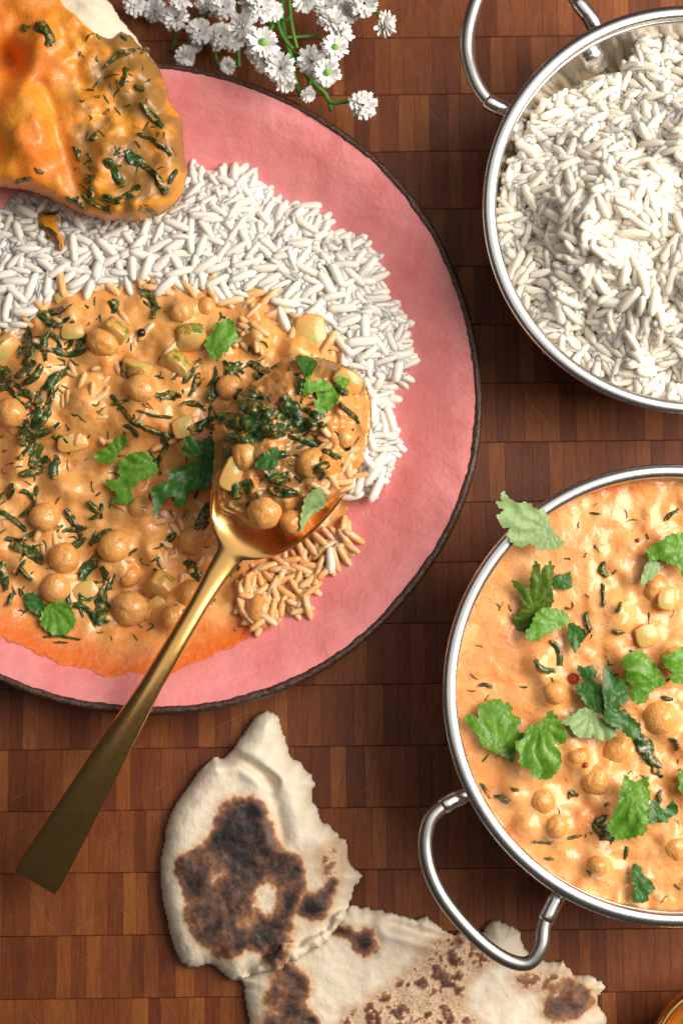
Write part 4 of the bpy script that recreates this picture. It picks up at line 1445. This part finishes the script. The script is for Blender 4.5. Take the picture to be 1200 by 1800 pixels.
leaf([(640, 340), (720, 310), (780, 270), (860, 290), (900, 400), (920, 540), (840, 560), (820, 630), (740, 680), (690, 760), (600, 740), (570, 650), (530, 590), (560, 490), (620, 440)], *A, CURRY_F, L_FRESH,
     'coriander leaf next to the diced courgette at the top of the plate curry', (600, 720), 0.0030, (0.0, -0.001))
A = (3, 0, 800)
leaf([(130, 740), (190, 730), (230, 780), (240, 830), (220, 850), (150, 810)], *A, CURRY_F, L_DEEP, 'dark half of a coriander leaf under the lower left chickpeas on the plate', (220, 780), 0.0012)
leaf([(240, 800), (340, 770), (400, 860), (370, 930), (290, 950), (215, 890)], *A, CURRY_F, L_FRESH, 'rounded green coriander leaf in the thin sauce at the lower left of the plate', (250, 790), 0.0020, (0, -0.001))
A = (3, 350, 460)
leaf([(510, 500), (560, 500), (620, 530), (600, 580), (570, 640), (560, 600), (530, 560)], *A, SPOON_F, L_DEEP, 'curled dark green coriander strip at the top of the spoonful', (520, 510), 0.0012)
leaf([(580, 590), (600, 640), (640, 620), (700, 650), (735, 720), (700, 770), (660, 805), (600, 770), (620, 720), (610, 690), (550, 700), (550, 660)], *A, SPOON_F, L_FRESH,
     'sauce smeared green coriander leaf on the top of the spoonful', (560, 690), 0.0014)
leaf([(730, 590), (790, 580), (790, 640), (760, 670), (720, 640)], *A, SPOON_F, L_FRESH, 'tiny green coriander scrap at the right tip of the spoonful', (730, 600), 0.0014)
A = (4.14, 370, 600)
leaf([(800, 1060), (830, 1130), (830, 1200), (720, 1290), (660, 1390), (650, 1300), (670, 1200), (700, 1120)], *A, lambda x, y: np.maximum(SPOON_F(x, y), spoon_z(x, y) + 0.003), L_PALE,
     'light green leaf tip lying inside the lower edge of the brass spoon', (655, 1380), 0.0030, (-0.004, 0.0))
leaf([(420, 790), (490, 770), (495, 880), (460, 920), (360, 940), (320, 900)], *A, SPOON_F, L_DEEP, 'green coriander piece half buried in the middle of the spoonful', (480, 780), 0.0022)

# ------------------------------------------------------------------ naan


def naan(poly, box, under, thick, chars, name, label, seed, crease=None):
    st = 2.6
    Xn, Yn = grid(*box, st)
    sd = sdist(Xn, Yn, poly)
    uz = under(Xn, Yn)
    prof = np.clip(1 - (1 - np.clip(sd / 46.0, 0, 1)) ** 2.2, 0, 1) ** 0.55
    z = uz + 0.0008 + (thick - 0.0008) * prof + 0.0022 * fbm(Xn / 80, Yn / 80, 3, seed) * ss(0, 40, sd) + 0.0008 * fbm(Xn / 18, Yn / 18, 3, seed + 1)
    if crease is not None:
        for line, depth, wd in crease:
            ln = smooth_poly(line, 6, False)
            d = np.min(np.hypot(Xn[..., None] - ln[:, 0], Yn[..., None] - ln[:, 1]), -1)
            z -= depth * np.exp(-(d / wd) ** 2)
            z += depth * 0.5 * np.exp(-((d - wd * 2.2) / (wd * 1.2)) ** 2)
    char = np.zeros_like(Xn); speck = np.zeros_like(Xn)
    for poly_c, strength, kind in chars:
        pc = smooth_poly(poly_c, 8)
        sdc = sdist(Xn, Yn, pc) + 24 * fbm(Xn / 26, Yn / 26, 4, seed + 5, 0.65)
        core = ss(-15, 20, sdc)
        if kind == 'solid':
            v = core * strength * (0.92 + 1.3 * fbm(Xn / 42, Yn / 42, 4, seed + 8, 0.6) + 0.7 * fbm(Xn / 11, Yn / 11, 3, seed + 18, 0.7))
        elif kind == 'hole':
            char = char * (1 - core * strength); continue
        else:
            v = core * strength * ss(-0.15, 0.22, fbm(Xn / 13, Yn / 13, 3, seed + 9, 0.6))
            speck = np.maximum(speck, core)
        char = np.maximum(char, v)
        char = np.maximum(char, 0.20 * ss(-26, 2, sdc))
        speck = np.maximum(speck, 0.55 * core)
    z += 0.0007 * ss(0.15, 0.45, char)
    o = field_obj(name, Xn, Yn, z, sd > 0.5, DOUGH, None, {'char': char, 'speck': speck}, uz + 0.0003)
    tag(o, label, 'flatbread', 'torn pieces of naan on the board')
    return Field(box[0], box[2], st, np.where(sd > 0, z, uz)), sd


ZERO = lambda x, y: np.zeros(np.shape(x))
CH_R = [([(490, 1690), (515, 1690), (540, 1715), (545, 1740), (535, 1770), (560, 1800), (540, 1830), (480, 1840), (465, 1790), (470, 1740)], 0.85, 'solid'),
        ([(578, 1628), (600, 1626), (630, 1636), (655, 1640), (660, 1660), (648, 1675), (630, 1670), (610, 1650), (590, 1640)], 0.85, 'solid'),
        ([(770, 1650), (800, 1640), (870, 1680), (830, 1720), (815, 1760), (850, 1830), (700, 1860), (600, 1850), (600, 1790), (640, 1760), (700, 1720)], 0.62, 'stipple'),
        ([(905, 1715), (960, 1708), (1000, 1720), (960, 1740), (915, 1735)], 0.5, 'stipple'),
        ([(960, 1745), (1000, 1720), (1036, 1735), (1040, 1770), (1000, 1795), (950, 1785)], 0.62, 'solid')]
CH_L = [([(395, 1410), (430, 1400), (465, 1412), (476, 1450), (500, 1490), (532, 1510), (535, 1560), (520, 1600), (515, 1650), (490, 1700), (470, 1690), (440, 1670), (395, 1685), (350, 1660), (325, 1620), (322, 1560), (312, 1510), (345, 1490), (372, 1460)], 0.80, 'solid'),
        ([(405, 1405), (440, 1402), (464, 1420), (466, 1440), (440, 1445), (400, 1440)], 1.1, 'solid'),
        ([(440, 1560), (475, 1545), (495, 1570), (490, 1600), (455, 1610)], 0.85, 'hole'), ([(365, 1530), (395, 1525), (398, 1545), (370, 1555)], 0.6, 'hole'), ([(425, 1620), (445, 1610), (450, 1640), (430, 1650)], 0.6, 'hole'),
        ([(535, 1570), (570, 1565), (588, 1545), (580, 1600), (560, 1615), (525, 1605)], 0.78, 'solid'),
        ([(560, 1500), (585, 1480), (605, 1500), (600, 1540), (580, 1555), (565, 1530)], 0.40, 'stipple')]
NR_F, _ = naan(NAAN_R, (415, 1080, 1585, 1965), ZERO, 0.0085, CH_R, 'naan_piece', 'torn naan piece with speckled brown patches lying under the curry bowl handle', 90,
               [([(690, 1625), (740, 1640), (800, 1655)], 0.003, 9)])
NL_F, _ = naan(NAAN_L, (270, 650, 1240, 1740), NR_F, 0.0115, CH_L, 'naan_piece', 'torn naan piece with a large black charred patch, overlapping the speckled one', 95,
               [([(368, 1335), (420, 1335), (455, 1355), (480, 1375)], 0.0028, 8), ([(470, 1375), (485, 1420), (495, 1470)], 0.0018, 12)])


def scoop():
    root = thing('naan_scoop', P(120, 180, 0.02), 'folded naan piece coated in orange sauce at the top left of the plate', 'flatbread', )
    st = 2.8
    box = (-60, 345, -65, 400)
    Xs, Ys = grid(*box, st)
    sd = sdist(Xs, Ys, ragged(SCOOP_P, 4, 30, 5))
    prof = np.clip(1 - (1 - np.clip(sd / 40.0, 0, 1)) ** 2.2, 0, 1) ** 0.6
    ramp_ = np.clip((330 - Xs) / 400 * 0.6 + (390 - Ys) / 450 * 0.6, 0, 1.2)
    z = 0.0262 + 0.012 * ramp_ + 0.011 * prof
    # two lobes with a fold between, and the hollow pocket at the left
    ln = smooth_poly([(70, 150), (92, 195), (96, 235), (118, 275), (128, 320), (152, 352)], 6, False)
    d = np.min(np.hypot(Xs[..., None] - ln[:, 0], Ys[..., None] - ln[:, 1]), -1)
    z += -0.0036 * np.exp(-(d / 17) ** 2) + 0.007 * ss(70, 10, np.hypot(Xs - 50, (Ys - 220) * 0.6))
    z -= 0.015 * np.exp(-(np.hypot((Xs - 16) / 26, (Ys - 108) / 30)) ** 2) + 0.006 * np.exp(-(np.hypot((Xs + 5) / 18, (Ys - 265) / 24)) ** 2)
    z += 0.006 * np.exp(-(np.hypot(Xs - 70, Ys - 68) / 30) ** 2)
    z += 0.0050 * fbm(Xs / 50, Ys / 50, 2, 84) * ss(0, 30, sd)
    zb = z.copy()
    sp = ragged(smooth_poly([(-80, -80), (40, -70), (95, -20), (120, 10), (150, 38), (178, 60), (198, 66), (212, 52), (232, 62), (255, 88), (285, 125), (304, 178), (330, 220), (340, 310), (330, 360), (285, 395), (200, 410), (60, 370), (-80, 350)], 8), 4, 20, 15)
    ssd = sdist(Xs, Ys, sp)
    bread = field_obj('bread', Xs, Ys, zb - np.where(ssd > 14, 0.006, 0.0014), sd > 1, DOUGH, root, {'char': Xs * 0, 'speck': Xs * 0}, 0.0246 + 0.012 * ramp_)
    right = ss(90, 150, Xs + (Ys - 200) * -0.15)
    zs = z + (0.0020 * fbm(Xs / 20, Ys / 20, 2, 85, 0.3) + 0.0040 * fbm(Xs / 36, Ys / 36, 2, 86)) * (0.25 + 0.75 * right) * ss(0, 20, sd) - 0.003 * ss(6, -1, ssd)
    herb = np.clip(right * ss(-0.14, 0.10, fbm(Xs / 45, Ys / 45, 4, 87) + 0.10 * ss(90, 30, np.hypot(Xs - 210, Ys - 290))), 0, 1)
    field_obj('sauce', Xs, Ys, zs, (sd > -0.5) & (ssd > 0), SAUCES, root, {'oil': 0.15 + 0.5 * (1 - right) * ss(-0.1, 0.2, fbm(Xs / 60, Ys / 60, 2, 88)), 'herb': herb}, 0.0252 + 0.012 * ramp_ + 0 * zs)
    F = Field(box[0], box[2], st, zs)
    for p, w in (([(70, 42), (78, 56), (92, 72)], 24), ([(42, 44), (50, 50)], 15), ([(190, 115), (212, 98), (240, 88)], 9), ([(212, 150), (222, 122)], 13), ([(250, 92), (262, 86)], 9), ([(252, 185), (268, 202), (282, 220)], 11),
                 ([(250, 238), (272, 250), (296, 268)], 13), ([(160, 245), (170, 235)], 10), ([(190, 285), (205, 310), (215, 320)], 18), ([(225, 270), (250, 285)], 22), ([(255, 295), (275, 315), (290, 335)], 16),
                 ([(205, 352), (228, 340), (242, 330)], 18), ([(182, 348), (196, 350)], 14), ([(150, 318), (165, 312)], 12), ([(32, 322), (52, 314)], 10), ([(150, 345), (190, 372)], 10), ([(250, 370), (275, 375)], 9),
                 ([(70, 300)], 6), ([(130, 260), (140, 280)], 9), ([(240, 150), (252, 158)], 8), ([(120, 350), (150, 365)], 14), ([(160, 330), (160, 345)], 12), ([(300, 320), (310, 300)], 9), ([(215, 60), (222, 70)], 6)):
        put_strip(p, w, F, root, 0.0006, 1.3)
    flecks(F, lambda x, y: sd1(x, y, SCOOP_P) > 16 and x > 130, (0, 320, 60, 380), 60, root, 'chopped_spinach', 0.0003)


scoop()

# ------------------------------------------------------------------ white flowers


def petal_geo(L, w, lift, droop):
    V = []; F = []
    for i, s in enumerate(np.linspace(0, 1, 5)):
        ww = w * (0.35 + 0.65 * math.sin(min(s * 1.15, 1) * math.pi / 2)) * (1 if s < 0.99 else 0.62)
        x = 0.0006 + L * s
        z = lift * s - droop * s * s
        notch = -0.10 * L if s > 0.99 else 0
        V += [(x, -ww / 2, z), (x + notch, 0, z - 0.12 * w), (x, ww / 2, z)]
    for i in range(4):
        for k in range(2):
            a = i * 3 + k
            F.append([a, a + 3, a + 4, a + 1])
    return np.array(V), F


def flower_mesh(k):
    rs = np.random.default_rng(200 + k)
    J = Joined()
    rings = ((14, 0.0064, 0.0022, -0.0006, 0.0010), (14, 0.0062, 0.0021, 0.0018, 0.0010), (12, 0.0052, 0.0020, 0.0034, 0.0006), (10, 0.0040, 0.0018, 0.0046, 0.0002), (7, 0.0024, 0.0015, 0.0044, 0.0))
    for n, L, w, lift, droop in rings if k != 1 else rings[:3]:
        o = rs.uniform(0, 6)
        for i in range(n):
            V, F = petal_geo(L * rs.uniform(0.82, 1.1), w * rs.uniform(.85, 1.15), lift + rs.uniform(-.0010, .0012), droop * rs.uniform(-0.3, 2.2))
            a = o + 2 * math.pi * i / n + rs.uniform(-.14, .14)
            ca, sa = math.cos(a), math.sin(a)
            V = np.stack([V[:, 0] * ca - V[:, 1] * sa, V[:, 0] * sa + V[:, 1] * ca, V[:, 2]], 1)
            J.add(V, F)
    V, F = lathe(0, 0, [(0.0021, 0.0002), (0.0016, -0.0014), (0.0007, -0.0024)], 8)
    J.add(V, F, 1)
    me = make_mesh('flower', np.concatenate(J.V), J.F, [PETAL, STEM], True, None, J.mi)
    return me


FLOWER = [flower_mesh(k) for k in range(3)]
V, F = lathe(0, 0, [(0.0017, 0.0006), (0.0016, 0.0015), (0.0011, 0.0022), (0.0002, 0.0024)], 10)
CENTRE_ME = make_mesh('flower_centre', V, F, CENTRE)


def sprig(label, heads, stems, base, up=0.0):
    root = thing('flower_sprig', P(*base), label, 'flower sprig', 'sprigs of small white flowers')
    for path, r in stems:
        pp = smooth_poly(path, 8, False)
        V, F = tube(P(pp[:, 0], pp[:, 1], pp[:, 2] + up), r * S, 8)
        V = V + 0
        mesh_obj('stem', V, F, STEM, root, True, {'vein': np.zeros(len(V))})
    for (x, y, z, size, (ax, ay), k) in heads:
        rot = Euler((ax, ay, RNG.uniform(0, 6.28)), 'XYZ')
        rot = (Matrix.Rotation(ax, 3, 'X') @ Matrix.Rotation(ay, 3, 'Y') @ Matrix.Rotation(RNG.uniform(0, 6.28), 3, 'Z')).to_euler()
        s = size / 30.0
        f = piece('flower', FLOWER[k], root, P(x, y, z + up), rot, (s, s, s))
        if k == 1:
            c = bpy.data.objects.new('flower_centre', CENTRE_ME)
            COL.objects.link(c)
            c.parent = f


sprig('white flower sprig with a lone round head reaching towards the steel rice bowl',
      [(638, 184, 0.020, 27, (0.1, 0.35), 0), (547, 107, 0.026, 28, (0.2, -0.5), 0), (588, 84, 0.030, 25, (0, 0.2), 1), (574, 128, 0.031, 26, (0.3, 0.1), 1), (584, 38, 0.024, 27, (-0.4, 0.3), 2), (600, 60, 0.022, 24, (0.2, 0.9), 2),
       (640, 6, 0.026, 27, (0.5, 0.2), 0), (676, 42, 0.024, 25, (0.3, 1.15), 2), (541, 166, 0.022, 15, (0.7, 0.4), 2), (533, -3, 0.022, 26, (0.6, -0.2), 0), (572, 10, 0.016, 24, (0, 0), 0), (610, 20, 0.018, 25, (0, 0.3), 2)],
      [([(470, -40, 0.010), (490, 30, 0.016), (512, 90, 0.018), (545, 140, 0.017), (572, 165, 0.016), (580, 180, 0.016), (612, 178, 0.018), (632, 182, 0.018)], 4.2), ([(512, 90, 0.018), (540, 105, 0.022)], 3), ([(520, 110, 0.018), (560, 125, 0.024), (572, 128, 0.028)], 3),
       ([(580, 180, 0.016), (581, 196, 0.014)], 3.4), ([(545, 140, 0.017), (541, 160, 0.020)], 4), ([(600, -40, 0.012), (640, 8, 0.02), (662, 22, 0.02), (672, 36, 0.021)], 3.2), ([(640, 8, 0.020), (644, 32, 0.018)], 4.0), ([(560, -40, 0.010), (590, 40, 0.020), (588, 80, 0.026)], 3)],
      (560, 60, 0.0), 0.006)
sprig('white flower sprig with green centred heads hanging over the top edge of the pink plate',
      [(462, 75, 0.034, 29, (0.1, 0), 1), (427, 46, 0.030, 28, (0, -0.6), 0), (493, 120, 0.034, 28, (0.25, -0.2), 0), (459, 12, 0.030, 28, (0.1, 0.3), 0), (466, 108, 0.026, 24, (0.6, -0.3), 2), (450, 90, 0.024, 22, (0.3, -0.9), 2), (502, 145, 0.026, 20, (0.9, 0), 2),
       (440, 0, 0.026, 24, (-0.4, 0.2), 2), (480, 20, 0.024, 20, (0, 0.6), 2)],
      [([(500, -40, 0.010), (496, 20, 0.016), (500, 60, 0.017), (510, 100, 0.018), (515, 130, 0.018), (522, 150, 0.016)], 4.5), ([(480, -30, 0.012), (486, 30, 0.022), (498, 66, 0.023), (515, 86, 0.022)], 3.4), ([(496, 20, 0.016), (470, 60, 0.026), (462, 76, 0.030)], 3),
       ([(515, 130, 0.018), (500, 125, 0.024), (493, 120, 0.030)], 3), ([(505, -30, 0.014), (512, 40, 0.020), (522, 85, 0.019)], 3.2), ([(486, 30, 0.022), (505, 36, 0.024), (512, 20, 0.026)], 2.2), ([(420, -40, 0.012), (418, 10, 0.024), (426, 44, 0.026)], 3),
       ([(470, 30, 0.010), (482, 70, 0.012), (500, 110, 0.014), (530, 168, 0.012)], 4.5), ([(500, 66, 0.012), (540, 64, 0.010), (560, 60, 0.010)], 3)],
      (480, 60, 0.0), 0.014)
sprig('shaded greyish white flower sprig between the folded naan and the green stems',
      [(309, 31, 0.016, 25, (0.1, -0.2), 0), (351, 54, 0.018, 25, (0.1, 0.1), 0), (388, 64, 0.014, 26, (0.3, 0.3), 2), (326, 98, 0.010, 22, (0.9, 0.4), 2), (400, 116, 0.010, 16, (0.6, 0), 2), (392, 12, 0.016, 25, (0, 0), 0), (272, 18, 0.008, 24, (0, -0.3), 2), (362, 6, 0.010, 22, (0, 0), 2),
       (410, 70, 0.012, 22, (0.2, 0.2), 2), (318, -6, 0.026, 24, (0.3, 0), 0), (236, 8, 0.012, 22, (0, 0.3), 2), (345, 80, 0.008, 14, (0.9, 0), 2)],
      [([(420, -40, 0.006), (380, 10, 0.010), (345, 40, 0.012), (330, 80, 0.010)], 3), ([(310, 34, 0.012), (308, 70, 0.008), (300, 90, 0.004)], 3.5), ([(420, 50, 0.012), (419, 90, 0.010), (420, 118, 0.008)], 4), ([(380, 60, 0.008), (378, 90, 0.006), (384, 118, 0.004)], 3)],
      (350, 50, 0.0), -0.002)
